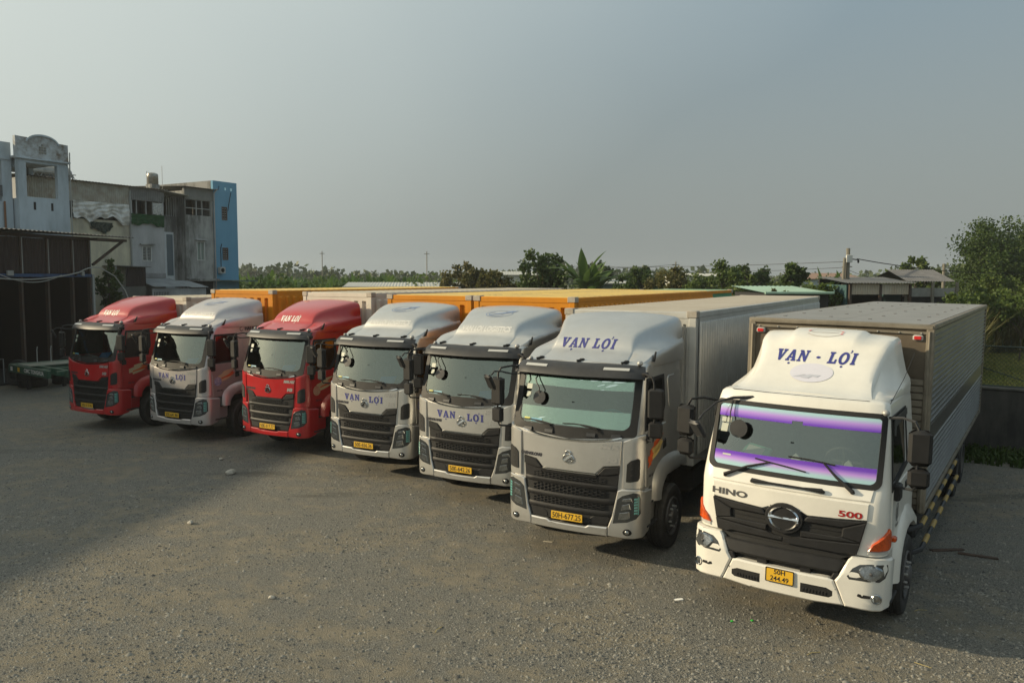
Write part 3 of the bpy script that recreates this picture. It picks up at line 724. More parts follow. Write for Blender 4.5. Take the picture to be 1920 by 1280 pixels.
    if 'folder' in items:
        obj('folder', B().xf(Matrix()).box(-.19, .19, -.13, .13, 0, .012).xf(Matrix.Translation((.42, .24, 2.10)) @ Matrix.Rotation(R(42), 4, 'X') @ Matrix.Rotation(R(8), 4, 'Z')), FOLDER, it)
    if 'paper' in items:
        obj('paper', B().box(-.11, .11, -.07, .07, 0, .005).xf(Matrix.Translation((-.02, .18, 2.075)) @ Matrix.Rotation(R(35), 4, 'X')), PAPER, it)
    if 'plant' in items:
        b = B(); rnd = random.Random(3)
        for k in range(26):
            p = Vector((-.86 + rnd.uniform(-.03, .05), .25 + rnd.uniform(-.02, .06), 2.05 + rnd.uniform(0, .42))); q = p + Vector((rnd.uniform(-.06, .08), rnd.uniform(-.03, .03), rnd.uniform(.02, .08))); b.tube([p, (p + q)/2 + Vector((0, 0, .01)), q], [.004, .014, .002], 4)
        obj('dash_plant', b, LEAFPOT, it)
    # --- roof fairing, lamps and lettering on it
    fa = part('fairing', 'roof_fairing', fairing_b, paintm, t)
    if 'bvh' not in CACHE:
        me = CACHE['fairing']; CACHE['bvh'] = BVHTree.FromPolygons([v.co.copy() for v in me.vertices], [tuple(p.vertices) for p in me.polygons])
    bvh = CACHE['bvh']
    def onfront(u, v):
        h = bvh.ray_cast(Vector((u, -1, v)), Vector((0, 1, 0)))
        n = h[1] if h[1].y < 0 else -h[1]
        return h[0] + n * .004
    def ontop(u, v):
        h = bvh.ray_cast(Vector((u, v, 6)), Vector((0, 0, -1))); return h[0] + Vector((0, 0, .005))
    if letter == 'roof_blue':
        g = serif_geo('VA.N LO.I', .15, .22, .12); obj('lettering', decal(shift(g, -.10, 3.29), onfront, 3), BLUE, fa)
    elif letter == 'roof_white':
        if 'rw' not in CACHE:
            g = serif_geo('VA.N LO.I', .135, .25, .05); CACHE['rw'] = decal(([(a*.82, b_) for a, b_ in g[0]], g[1]), lambda u, v: onfront(u - .12, v + 3.29), 3)
        obj('lettering', CACHE['rw'], WHITE_L, fa)
    elif letter == 'hood':
        if 'vll' not in CACHE:
            CACHE['vll'] = decal(text_geo('VAN LOI LOGISTICS', .135, .006, .92, .1), lambda u, v: onfront(u, v + 3.32), 2)
            e = merge_geo(ring_geo(0, 1.42, .30, .20, .014), ring_geo(-.03, 1.40, .20, .13, .02, 20, 120, 330)); CACHE['emb1'] = decal(e, ontop, 1)
            CACHE['emb2'] = decal(poly_geo([(-.2,1.30),(-.05,1.36),(.12,1.42),(.26,1.52),(.33,1.64),(.20,1.62),(.12,1.54),(.20,1.50),(.04,1.46),(-.08,1.40)]), ontop, 1)
        obj('lettering', CACHE['vll'], FADED_L, fa); obj('roof_emblem', CACHE['emb1'], FADED_B, fa); obj('roof_emblem', CACHE['emb2'], FADED_B, fa)
    def lamp_b():
        b = B()
        for x, y in ((0, .46),): b.box(x - .035, x + .035, y - .05, y + .03, 3.03, 3.085, .012); b.tube([(x, y - .05, 3.06), (x - .05, y - .10, 3.05)], .02, 6)
        return b
    for x, y in ((0, 0), (.72, .04), (-.72, .04)): part('rlamp', 'roof_bracket', lamp_b, BLACK, t).location = (x, y, 0)
    part('horn', 'roof_lamp', lambda: B().sphere((.96, .42, 3.06), .045, .05, .04), RIML, t)
    part('horn2', 'roof_lamp', lambda: B().sphere((-.88, .42, 3.05), .035, .04, .03), RIML, t)
    part('fin', 'fairing_fin', lambda: B().prism([(.72,3.06),(.80,3.06),(.86,3.20),(.84,3.21)], 1.045, 1.065, 'YZ'), PLASTIC, fa)
    # --- sides
    for sg in (1, -1):
        Q = CS.Q(sg)
        dr = part('door%d' % sg, 'door', lambda: patch(Q, [(.34,1.22),(.30,1.9),(.33,2.05),(.345,2.07),(1.22,2.07),(1.25,1.9),(1.25,1.58),(1.0,1.52),(.82,1.44),(.66,1.33),(.60,1.22)], -.005, .012, grid=.3, ch=.006), paintm, t)
        def wfr():
            n = 7; o_ = [(.28,2.07),(.46,2.83),(1.23,2.83),(1.235,2.4),(1.22,2.33),(1.0,2.055),(.6,2.05)]; i_ = [(.335,2.11),(.50,2.775),(1.165,2.775),(1.165,2.42),(1.15,2.36),(.96,2.115),(.6,2.105)]
            return ringpatch(Q, o_, i_, -.01, .010)
        part('wfr%d' % sg, 'window_frame', wfr, PLASTIC, dr)
        part('swin%d' % sg, 'side_window', lambda: B().loft([[Q(*p, -.004) for p in ((.28,2.07),(.46,2.82),(1.22,2.82),(1.225,2.06))], [Q(*p, -.006) for p in ((.30,2.08),(.47,2.81),(1.21,2.81),(1.215,2.07))]], caps=True), SIDEGLASS, dr)
        part('hnd%d' % sg, 'door_handle', lambda: patch(Q, [(1.08,1.66),(1.08,1.80),(1.20,1.82),(1.22,1.68)], .0, .03, ch=.01), PLASTIC, dr)
        part('slp%d' % sg, 'sleeper_panel', lambda: patch(Q, [(1.42,2.3),(1.38,2.72),(1.44,2.78),(1.72,2.78),(1.76,2.74),(1.78,2.40),(1.62,2.2),(1.5,2.2)], -.002, .012, ch=.006), paintm, t)
        part('arch%d' % sg, 'wheel_arch', lambda: side_arch_b(sg), paintm, t)
        st = part('step%d' % sg, 'step', lambda: step_b(sg), paintm, t)
        part('tread%d' % sg, 'tread', lambda: tread_b(sg), PLASTIC, st); part('treadu%d' % sg, 'tread', lambda: tread2_b(sg), PLASTIC, st)
        part('marm%d' % sg, 'mirror_arm', lambda: mirror_arm_b(sg), PLASTIC, t)
        mh = part('mh%d' % sg, 'side_mirror', lambda: mirror_house_b(sg), PLASTIC, t)
        part('mg%d' % sg, 'mirror_glass', lambda: mirror_glass_b(sg), MIRROR, mh)
    part('kerb', 'kerb_mirror', lambda: B().tube([(-.92, .24, 2.82), (-1.06, .08, 2.82), (-1.18, -.02, 2.86), (-1.27, -.08, 2.86), (-1.31, -.11, 2.80)], .013, 6).add(*(lambda q: (q.v, q.f))(B().box(-.10, .10, -.03, .03, -.14, .12, .03).xf(Matrix.Translation((-1.33, -.12, 2.70)) @ Matrix.Rotation(R(-32), 4, 'Z') @ Matrix.Rotation(R(25), 4, 'X')))), PLASTIC, t)
    def disc_b():
        b = B(); b.tube([(-.67, .30, 2.82), (-.68, .20, 2.75), (-.63, .155, 2.68), (-.58, .135, 2.62), (-.575, .125, 2.55)], .010, 5)
        i = len(b.v); b.lathe([(.0001, .03), (.06, .025), (.102, .008), (.104, -.005), (.0001, -.008)], (0, 0, 0), 'Y', 24); return b.xf(Matrix.Translation((-.57, .115, 2.48)) @ Matrix.Rotation(R(-16), 4, 'X'), i)
    if disc: part('disc', 'front_mirror', disc_b, mat('mirror_back', (.03, .028, .026), .4), t)
    # --- door decals (driver's side, seen) : flame and round seal
    Q = CS.Q(1); qf = lambda u, v: Q(u, v, .0145)
    if FLAMES is None: FLAMES = flame_geo()
    tones = [FLAME_R, FLAME_Y, FLAME_Y] if dragon else [FLAME_G, FLAME_R, FLAME_G]
    for k in range(3):
        key = 'fl%d%s' % (k, dragon)
        if key not in CACHE:
            CACHE[key] = decal(merge_geo(*[shift(g_, .47, 1.70) for g_ in FLAMES[k::3]]), lambda u, v: Q(u, v, .0145 + .0012*k), 0)
        obj('flame_decal', CACHE[key], tones[k], t)
    if dragon:
        obj('flame_decal', decal(poly_geo([(.40,1.50),(.44,1.56),(.40,1.60),(.41,1.68),(.47,1.66),(.50,1.74),(.56,1.76),(.60,1.70),(.64,1.68),(.58,1.62),(.60,1.58),(.54,1.56),(.53,1.50),(.49,1.54),(.45,1.50)]), lambda u, v: Q(u, v, .0185)), FLAME_R, t)
    if seal:
        sm = {'b': SEALB, 'r': FLAME_G}[seal]
        if 'seal' not in CACHE:
            CACHE['sealw'] = decal(poly_geo(_ell(.49, 1.60, .12, .12, 28)), lambda u, v: Q(u, v, .0185))
            e = merge_geo(ring_geo(.49, 1.60, .115, .115, .012), ring_geo(.49, 1.60, .086, .086, .008), *[shift(text_geo(s_, .045, .002), .49, 1.635 - .042*i) for i, s_ in enumerate(('VAN LOI', 'VAN TAI', 'LOGISTICS'))])
            CACHE['seal'] = decal(e, lambda u, v: Q(u, v, .0200))
        obj('round_seal', CACHE['sealw'], SEALW if seal == 'b' else SEALR, t); obj('round_seal', CACHE['seal'], sm, t)
    bd('hqrt', 'HAI AU', .06, .55, 1.36, DARK_L, 1, .003, fn=qf, par=t, cuts=0)
    if side_mark:
        g = text_geo('HAI AU', .12, .006, 1.1); obj('lettering', decal(shift(g, 1.72, 2.93), qf), DARK_L, t)
        obj('side_emblem', decal(ring_geo(1.38, 2.93, .06, .06, .018, 20, 60, 330), qf), DARK_L, t)
    # --- chassis, wheels, load
    part('chs%.1f' % L_, 'chassis', lambda: chassis_b(L_), CHASSIS, t); part('ftank', 'fuel_tank', tank_b, CHASSIS, t); part('bbox', 'battery_box', lambda: B().box(-1.12, -.62, 2.7, 3.6, .55, 1.05, .06), CHASSIS, t)
    for sg in (1, -1):
        wheel(t, sg*1.05, 1.40, front=True, rimm=RIM)
        for yy in (2.4 + L_*.62, 2.4 + L_*.62 + 1.3): wheel(t, sg*1.02, yy, front=False)
    cont(t, yf, L_)
    return t
# ------------------------------------------------------------------ the white box truck
HS = Shell(interp([(.45, .06), (.9, .05), (1.1, .10), (1.75, .12), (1.90, .19), (2.72, .43), (2.84, .49)]),
           interp([(.4, 1.12), (1.0, 1.13), (1.85, 1.12), (2.75, 1.045), (2.9, 1.01)]), .085, interp([(.4, .22), (1.6, .2), (1.95, .14), (2.9, .14)]))
HF = HS.P
FILMP = None
def film_mat():
    m = bpy.data.materials.new('purple_film'); m.use_nodes = True; t = m.node_tree; n = t.nodes; l = t.links.new; n.clear()
    tcn = n.new('ShaderNodeTexCoord'); sp = n.new('ShaderNodeSeparateXYZ'); l(tcn.outputs['Object'], sp.inputs[0])
    # the film's iridescent reflection, painted as colour bands: pale blue at the outer edges, violet towards the clear middle
    mr = n.new('ShaderNodeMapRange'); mr.inputs[1].default_value = 1.93; mr.inputs[2].default_value = 2.71; l(sp.outputs['Z'], mr.inputs[0])
    cr = n.new('ShaderNodeValToRGB'); e = cr.color_ramp.elements; e[0].position = 0; e[0].color = (.42, .62, .64, 1); e[1].position = 1; e[1].color = (.45, .68, .72, 1)
    for p, c in ((.06, (.42, .62, .64, 1)), (.13, (.55, .30, .75, 1)), (.20, (.17, .045, .50, 1)), (.30, (.14, .03, .46, 1)), (.74, (.14, .03, .46, 1)), (.80, (.18, .05, .52, 1)), (.88, (.50, .28, .74, 1)), (.95, (.45, .66, .70, 1))):
        x = e.new(p); x.color = c
    l(mr.outputs[0], cr.inputs[0])
    b = n.new('ShaderNodeBsdfPrincipled'); b.inputs['Roughness'].default_value = .12; b.inputs['Metallic'].default_value = .35; b.inputs['Coat Weight'].default_value = .6; l(cr.outputs[0], b.inputs['Base Color'])
    o = n.new('ShaderNodeOutputMaterial'); l(b.outputs[0], o.inputs[0]); return m
BOXFRONT = mat('box_front_metal', (.13, .105, .075), .5, .35, var=(2.2, .35), dust=((.12, .09, .06), 3, .1, .6))
BOXSIDE = mat('ribbed_aluminium', (.25, .245, .235), .34, .9, var=(1.2, .2), dust=((.17, .155, .12), 1.6, .0, .25))
BOXTRIM = mat('box_trim_metal', (.27, .24, .19), .45, .55, var=(3, .3), dust=((.15, .12, .08), 3, .1, .6))
BOXROOF = mat('box_roof_sheet', (.25, .25, .245), .7, 0, var=(1.4, .14), dust=(DUST, 1.2, .0, .08))
BANDM = mat('smooth_side_band', (.15, .145, .135), .35, .6, var=(2, .2))
def hino_body_b():
    zs = [1.12, 1.4, 1.74, 1.86, 1.93, 1.96, 2.2, 2.45, 2.66, 2.70, 2.78, 2.84]
    fr = [0, .2, .4, .6, .8, .975]; cf_ = sorted(set([-x for x in fr] + fr)); YR = 2.22
    def col(kind, q, z):
        if kind == 'f': return HF(q, z)
        w, r, xe, ph = HS.geo(z); ac = xe + r*(math.pi/2 - ph)
        if kind == 'c': sg, t = q; return HF(sg*(.975 + (ac - .975)*t), z)
        sg, t = q; y = HS.corner_y(z); return Vector((sg*HS.w(z), y + (YR - y)*t, z))
    cols = [('s', (-1, t)) for t in (1, .8, .6, .3, .04)] + [('c', (-1, t)) for t in (1, .75, .5, .25)] + [('f', a) for a in cf_] + [('c', (1, t)) for t in (.25, .5, .75, 1)] + [('s', (1, t)) for t in (.04, .3, .6, .8, 1)]
    n = len(cols); vs = [col(k, q, z) for z in zs for k, q in cols]; fs = []
    for i in range(len(zs) - 1):
        zm = (zs[i] + zs[i+1])/2
        for j in range(n - 1):
            k0, q0 = cols[j]; k1, q1 = cols[j+1]
            if k0 == 'f' and k1 == 'f' and 1.93 < zm < 2.70: continue
            if k0 == 's' and k1 == 's' and .03 < min(q0[1], q1[1]) and max(q0[1], q1[1]) < .65 and 1.93 < zm < 2.66: continue
            fs.append((i*n + j, i*n + j + 1, (i+1)*n + j + 1, (i+1)*n + j))
    top = (len(zs) - 1)*n; base = len(vs)
    for sc, z in ((.965, 2.87), (.88, 2.885)): vs += [Vector((v.x*sc, 1.3 + (v.y - 1.3)*sc, z)) for v in vs[top:top + n]]
    for r0, r1 in ((top, base), (base, base + n)):
        for j in range(n): fs.append((r0 + j, r0 + (j+1) % n, r1 + (j+1) % n, r1 + j))
    fs.append(tuple(range(base + n, base + 2*n)))
    for i in range(len(zs) - 1): fs.append((i*n, (i+1)*n, (i+1)*n + n - 1, i*n + n - 1))
    fs.append(tuple(range(n))[::-1])
    return B().add(vs, fs)
def hino_fairing_b():
    ztop = interp([(.66, 2.875), (.72, 2.885), (.85, 2.925), (1.0, 3.0), (1.2, 3.115), (1.4, 3.24), (1.52, 3.32), (1.60, 3.375), (1.66, 3.43), (1.74, 3.475), (1.85, 3.515), (2.0, 3.55), (2.15, 3.565)])
    hwf = interp([(.66, .84), (.8, .80), (1.0, .77), (1.4, .78), (1.6, .81), (1.8, .86), (2.15, .90)])
    sd = interp([(.66, .92), (.8, .97), (1.0, 1.0), (2.15, 1.04)])
    low = interp([(.66, 2.86), (1.0, 2.87), (1.6, 2.90), (2.15, 2.95)])
    ys = [.66, .70, .76, .85, .95, 1.05, 1.15, 1.25, 1.35, 1.45, 1.52, 1.57, 1.61, 1.66, 1.71, 1.78, 1.88, 2.0, 2.10, 2.15]
    rings = []
    for y in ys:
        zt, hw, xs, zl = ztop(y), hwf(y), sd(y), low(y); H_ = max(0, zt - zl); e = min(.10, .4*H_ + .008)
        s = min(1, max(0, (y - 1.58)/.12)); ridge = .045*s*s*(3 - 2*s)
        half = [(0, zt + .02 + ridge), (hw*.3, zt + .018 + ridge), (hw*.44, zt + .014 + ridge), (hw*.50, zt + .012 + ridge*.9), (hw*.57, zt + .010 + ridge*.15), (hw*.8, zt + .006), (hw - e, zt), (hw - e*.4, zt - e*.13), (hw - e*.08, zt - e*.5), (hw, zt - e),
                (hw + .25*(xs - hw), zl + H_*.55), (hw + .55*(xs - hw), zl + H_*.26), (xs - .01, zl + H_*.10), (xs, zl), (xs + .0, 2.84)]
        rings.append([(-x, y, z) for x, z in half[:0:-1]] + [(x, y, z) for x, z in half])
    b = B(); b.loft(rings, closed=False); n = len(rings[0]); m = (len(rings) - 1)*n; b.f.append(tuple(range(m, m + n))); b.f.append(tuple(range(n))[::-1])
    return b
def ribs_b(y0, y1, z0, z1, x, sg, pitch=.080, depth=.026):
    b = B(); n = int((z1 - z0)/pitch); p = (z1 - z0)/n; rows = []
    for k in range(n):
        z = z0 + k*p; rows += [(z, 0), (z + p*.66, 0), (z + p*.78, 1), (z + p*.90, 1)]
    rows.append((z1, 0))
    return b.loft([[(x + sg*depth*h, y0, z), (x + sg*depth*h, y1, z)] for z, h in rows], closed=False)
def box_truck():
    t = empty('box_truck', (3.256, 9.436, 0), 0, 'white cab box truck with purple windshield bands and ribbed aluminium box, nearest of the row', 'truck', 'row of parked cargo trucks')
    t.rotation_euler = (0, R(.75), -R(34.12))
    W_ = P_WHITE
    obj('cab_body', hino_body_b(), W_, t)
    low = [(-.92,1.54),(-.55,1.515),(-.27,1.50),(-.20,1.53),(-.12,1.605),(.12,1.605),(.20,1.53),(.27,1.50),(.55,1.515),(.92,1.54)]
    fp = obj('front_panel', patch(HF, [(.93,1.735),(-.93,1.735)] + low, -.01, .022), W_, t)
    up = obj('upper_panel', patch(HF, [(-.945,1.755),(.945,1.755),(.97,1.905),(-.97,1.905)], -.01, .014), W_, t)
    obj('grab_handle', B().tube([HF(-.43,1.795,.02), HF(-.41,1.80,.05), HF(-.33,1.80,.06), HF(-.2,1.80,.055), HF(.2,1.80,.055), HF(.33,1.80,.06), HF(.41,1.80,.05), HF(.43,1.795,.02)], [.02, .03, .024, .015, .015, .024, .03, .02], 8), PLASTIC, up)
    obj('lettering', decal(shift(text_geo('HINO', .105, .004, 1.75), -.70, 1.615), lambda u, v: HF(u, v, .0265), 1), RIM, fp)
    obj('lettering', decal(shift(text_geo('500', .10, .003, 1.75), .735, 1.585), lambda u, v: HF(u, v, .0265), 1), RED_L, fp)
    # grille
    gr = obj('grille', patch(HF, [(p[0], p[1] - .004) for p in low[::-1]] + [(-.83,1.13),(-.66,1.04),(.66,1.04),(.83,1.13)], -.05, .005), BLACK, t)
    def gpatch(poly, o0, o1, ch=.012, nm='grille_bar', m=PLASTIC): return obj(nm, patch(HF, poly, o0, o1, ch=ch), m, gr)
    for sg in (1, -1):
        M_ = (lambda P: P) if sg > 0 else mirror_x
        gpatch(M_([(.915,1.526),(.55,1.506),(.27,1.49),(.21,1.425),(.66,1.425)]), -.03, .045)
        gpatch(M_([(.915,1.52),(.665,1.422),(.655,1.312),(.862,1.272)]), -.03, .043)
        gpatch(M_([(.655,1.31),(.20,1.31),(.20,1.235),(.862,1.268)]), -.03, .047)
        gpatch(M_([(.86,1.262),(.20,1.228),(.10,1.20),(.0,1.195),(.0,1.145),(.64,1.145),(.70,1.12),(.83,1.135)]), -.03, .05)
        gpatch(M_([(.22,1.36),(.22,1.372),(.635,1.372),(.635,1.36)]), -.02, .014, .002, 'grille_slat')
    gpatch([(-.66,1.095),(.66,1.095),(.66,1.108),(-.66,1.108)], -.02, .012, .002, 'grille_slat')
    gpatch([(-.745,1.035),(-.64,.885),(.64,.885),(.745,1.035),(.70,1.045),(-.70,1.045)], -.04, .04, .02, 'lower_bar')
    gpatch([(-.68,.80),(-.72,.885),(-.60,.885),(-.56,.80)], -.04, .03, .01, 'lower_bar'); gpatch([(.56,.80),(.60,.885),(.72,.885),(.68,.80)], -.04, .03, .01, 'lower_bar')
    gpatch([(-.62,.80),(-.62,.90),(.62,.90),(.62,.80)], -.14, -.06, .0, 'grille_back', BLACK)
    for a0 in (-.30, .22): gpatch([(a0,.805),(a0,.885),(a0 + .12,.885),(a0 + .12,.805)], -.05, .0, .004, 'bracket')
    pl = obj('number_plate', B().box(-.168, .168, -.012, .002, .638, .812, .004), PLATEY, t); obj('plate_edge', ringpatch(lambda u, v, o: Vector((u, -.012 - o, v)), rrect(-.17,.17,.636,.814,.015,.015), rrect(-.160,.160,.646,.804,.012,.012), -.003, .003), INK, pl)
    obj('lettering', decal(shift(text_geo('50H', .082, .0015, 1.0), 0, .768), lambda u, v: Vector((u, -.0135, v))), INK, pl); obj('lettering', decal(shift(text_geo('244.49', .082, .0015, 1.0), 0, .685), lambda u, v: Vector((u, -.0135, v))), INK, pl)
    def ellp(cx, cz, rx, rz, o0, o1, m, nm): return obj(nm, patch(HF, _ell(cx, cz, rx, rz, 30), o0, o1, grid=.08, ch=.008), m, gr)
    ellp(0, 1.425, .225, .185, -.02, .058, PLASTIC, 'emblem_back')
    b = B(); n = 26
    for a0, a1 in ((12, 80), (100, 168), (192, 260), (280, 348)):
        rings = []
        for i in range(9):
            a = R(a0 + (a1 - a0)*i/8); k = 1 - abs(i - 4)/5*.0; th = .028*(1 - abs((a0 + (a1-a0)*i/8) % 180 - 90)/90*0.0)
            th = .012 + .022*abs(math.cos(a))
            rings.append([HF(.185*math.cos(a), 1.425 + .145*math.sin(a), .059), HF((.185 - th*.5)*math.cos(a), 1.425 + (.145 - th*.5)*math.sin(a), .079), HF((.185 - th)*math.cos(a), 1.425 + (.145 - th)*math.sin(a), .059)])
        b.loft(rings, caps=True)
    b.loft([[HF(x, 1.425 - hz, .059), HF(x, 1.425, .081), HF(x, 1.425 + hz, .059)] for x, hz in ((-.178, .040), (-.15, .026), (-.1, .018), (0, .016), (.1, .018), (.15, .026), (.178, .040))], caps=True)
    obj('emblem', b, CHROME, gr)
    # bumper
    bc = obj('bumper', patch(HF, [(-.725,.515),(-.60,.80),(-.54,.815),(.54,.815),(.60,.80),(.725,.515),(.4,.495),(-.4,.495)], -.05, .05, ch=.02), W_, t)
    for sg in (1, -1):
        M_ = (lambda P: P) if sg > 0 else mirror_x
        obj('bumper_step', patch(HF, M_([(.24,.585),(.24,.70),(.53,.70),(.60,.67),(.60,.61),(.56,.585)]), .0, .0505, ch=.001), BLACK, bc)  # black patch painted for the shade inside the step cutout
        st = B()
        for k in range(8): q = patch(HF, M_([(.26 + k*.036,.60),(.265 + k*.036,.645),(.285 + k*.036,.645),(.28 + k*.036,.60)]), .03, .058, ch=.003); st.add(q.v, q.f)
        obj('tread', st, PLASTIC, bc)
        co = obj('bumper_corner', patch(HF, M_([(.735,.51),(.615,.80),(.66,.87),(.745,1.06),(.78,1.105),(1.16,1.10),(1.30,1.09),(1.42,1.05),(1.42,.56),(1.34,.515),(1.1,.495)]), -.05, .055, ch=.02), W_, t)
        hl = obj('headlight', patch(HF, M_([(.745,.885),(.80,.97),(.87,1.02),(.98,1.04),(1.15,1.04),(1.165,.97),(1.13,.895),(1.07,.855),(.77,.85)]), .02, .0575, ch=.003), LAMPGLASS, t)
        b = B(); q = patch(HF, M_(_ell(.985, .945, .125, .082, 22)), .04, .075, grid=.06, ch=.022); b.add(q.v, q.f)
        obj('lens', b, LENS, hl); c = HF(sg*.985, .93, .082); obj('bulb', B().sphere(tuple(c), .02, .012, .02, 8, 5), RIM, hl)
        c = HF(sg*1.045, .655, .055)
        q = obj('fog_light', B().lathe([(.052, .01), (.06, -.012), (.05, -.022), (.045, -.004), (.0001, -.012)], (0, 0, 0), 'Y', 20).xf(Matrix.Translation(c) @ Matrix.Rotation(sg*R(14), 4, 'Z')), LENS, co)
        obj('fog_slot', patch(HF, M_([(.86,.665),(.87,.695),(.99,.685),(.99,.655),(.91,.648)]), .02, .0565, ch=.001), BLACK, co)
        ts = obj('turn_signal', patch(HF, M_([(.94,1.185),(.985,1.27),(1.09,1.35),(1.215,1.435),(1.25,1.40),(1.28,1.30),(1.25,1.22),(1.20,1.19)]), -.01, .03, ch=.01), AMBER, t)
        obj('lamp_base', patch(HF, M_([(.935,1.14),(.94,1.18),(1.22,1.185),(1.22,1.14)]), -.01, .012), WHITELENS, t)
        obj('side_marker', B().box(*sorted((sg*1.125, sg*1.19)), .50, .60, 1.24, 1.30, .012), AMBER, t)
        # sides
        Q = HS.Q(sg)
        dr = obj('door', patch(Q, [(.50,1.2),(.50,1.75),(.52,1.86),(1.62,1.86),(1.62,1.5),(1.4,1.42),(1.1,1.22)], -.005, .012, grid=.3, ch=.006), W_, t)
        obj('window_frame', ringpatch(Q, [(.47,1.84),(.62,2.71),(1.68,2.71),(1.68,1.97)], [(.53,1.91),(.66,2.655),(1.62,2.655),(1.62,2.02)], -.01, .012), PLASTIC, dr)
        obj('side_window', B().loft([[Q(*p, -.004) for p in ((.47,1.84),(.62,2.70),(1.67,2.70),(1.67,1.96))], [Q(*p, -.006) for p in ((.48,1.85),(.63,2.69),(1.66,2.69),(1.66,1.97))]], caps=True), SIDEGLASS, dr)
        obj('wind_deflector', B().loft([[Q(y, z, .03) for y, z in ((.60,2.50),(.66,2.69),(1.60,2.70),(1.60,2.62),(.78,2.58),(.70,2.47))], [Q(y, z, .036) for y, z in ((.60,2.50),(.66,2.69),(1.60,2.70),(1.60,2.62),(.78,2.58),(.70,2.47))]], caps=True), PLASTIC_G, dr)
        obj('door_handle', patch(Q, [(1.42,1.70),(1.42,1.78),(1.56,1.78),(1.56,1.70)], 0, .03, ch=.01), PLASTIC, dr)
        out = [(.70,.66),(.72,.9),(.80,1.12),(.98,1.30),(1.25,1.42),(1.6,1.44),(1.95,1.38),(2.25,1.22)]; inn = [(.88,.66),(.90,.82),(.96,.96),(1.10,1.10),(1.30,1.18),(1.55,1.20),(1.85,1.16),(2.18,1.02)]
        b = B(); b.loft([[(sg*.8, *i), (sg*1.17, *i), (sg*1.205, i[0]*.93 + o[0]*.07, i[1]*.93 + o[1]*.07), (sg*1.20, (o[0]+i[0])/2, (o[1]+i[1])/2), (sg*1.15, o[0]*.85 + i[0]*.15, o[1]*.85 + i[1]*.15), (sg*1.12, *o), (sg*.8, *o)] for o, i in zip(out, inn)], caps=True)
        obj('wheel_arch', b, W_, t)
        sp = obj('step', B().box(*sorted((sg*.9, sg*1.12)), .42, .84, .52, .90, .02), W_, t); obj('tread', B().box(*sorted((sg*1.0, sg*1.19)), .36, .80, .53, .575, .008), PLASTIC, sp)
        # mirrors
        obj('mirror_arm', B().tube([(sg*1.02, .60, 2.70), (sg*1.20, .45, 2.74), (sg*1.34, .38, 2.72), (sg*1.38, .36, 2.64), (sg*1.38, .36, 1.98), (sg*1.34, .38, 1.93), (sg*1.14, .55, 1.90)], .017, 6), PLASTIC_G if sg > 0 else PLASTIC, t)
        mh = obj('side_mirror', B().box(-.125, .125, -.07, .05, -.21, .21, .05).box(-.115, .115, -.06, .05, -.47, -.235, .045).xf(Matrix.Translation((sg*1.40, .38, 2.43)) @ Matrix.Rotation(sg*R(10), 4, 'Z')), PLASTIC, t)
        obj('mirror_glass', B().box(-.10, .10, .051, .054, -.18, .18).box(-.09, .09, .051, .053, -.45, -.26).xf(Matrix.Translation((sg*1.40, .38, 2.43)) @ Matrix.Rotation(sg*R(10), 4, 'Z')), MIRROR, mh)
    obj('mirror_bracket', B().box(1.12, 1.20, .55, .75, 1.72, 1.92, .02), PLASTIC, t)
    obj('kerb_mirror', B().tube([(-.55, .52, 2.80), (-.80, .44, 2.78), (-.98, .32, 2.72), (-1.10, .18, 2.58), (-1.14, .12, 2.5)], [.024, .02, .013, .013, .013], 6).add(*(lambda q: (q.v, q.f))(B().box(-.10, .10, -.03, .03, -.15, .12, .03).xf(Matrix.Translation((-1.14, .08, 2.40)) @ Matrix.Rotation(R(-30), 4, 'Z') @ Matrix.Rotation(R(35), 4, 'X')))), PLASTIC_G, t)
    b = B(); b.tube([(-.80, .44, 2.74), (-.81, .38, 2.60), (-.79, .31, 2.48), (-.72, .29, 2.45)], .009, 5); i0 = len(b.v)
    b.lathe([(.0001, .03), (.06, .025), (.112, .008), (.114, -.005), (.0001, -.008)], (0, 0, 0), 'Y', 26).xf(Matrix.Translation((-.66, .265, 2.42)) @ Matrix.Rotation(R(-12), 4, 'X'), i0)
    obj('front_mirror', b, mat('mirror_back', (.03, .028, .026), .4), t)
    # windscreen
    b = B(); o_ = rrect(-1.005, 1.005, 1.915, 2.715, .08, .05); rings = [[HF(p[0]*k, 2.315 + (p[1] - 2.315)*k, .004) for p in o_] for k in (1, .8, .6, .4, .2, .02)]
    ws = obj('windshield', b.loft(rings), glass('grey_windshield', (.50, .55, .52), .20, (.76, .84, .78)), t)
    obj('windshield_rubber', ringpatch(HF, rrect(-1.035, 1.035, 1.88, 2.745, .10, .07), rrect(-.975, .975, 1.94, 2.695, .08, .05), -.015, .018), BLACK, t)
    fm = film_mat()
    obj('colour_film', patch(lambda a, z, o: HF(a, z, .009), [(-.97,1.945),(-.97,2.115),(.97,2.125),(.97,1.945),(.9,1.942),(-.9,1.942)], 0, 0, ch=0), fm, ws)
    obj('colour_film', patch(lambda a, z, o: HF(a, z, .009), [(-.97,2.54),(-.97,2.69),(.97,2.69),(.97,2.535),(.10,2.535),(.10,2.575),(-.03,2.575),(-.03,2.537)], 0, 0, ch=0), fm, ws)
    for q in ([(-.93,2.46),(-.93,2.52),(-.87,2.52),(-.87,2.46)], [(-.86,2.46),(-.86,2.52),(-.80,2.52),(-.80,2.46)], [(-.93,2.34),(-.92,2.445),(-.83,2.445),(-.84,2.34)], [(-.86,2.055),(-.86,2.075),(-.75,2.075),(-.75,2.055)]):
        obj('sticker', patch(lambda a, z, o: HF(a, z, .011), q, 0, 0, grid=.3, ch=0), STICK, ws)
    b = B()
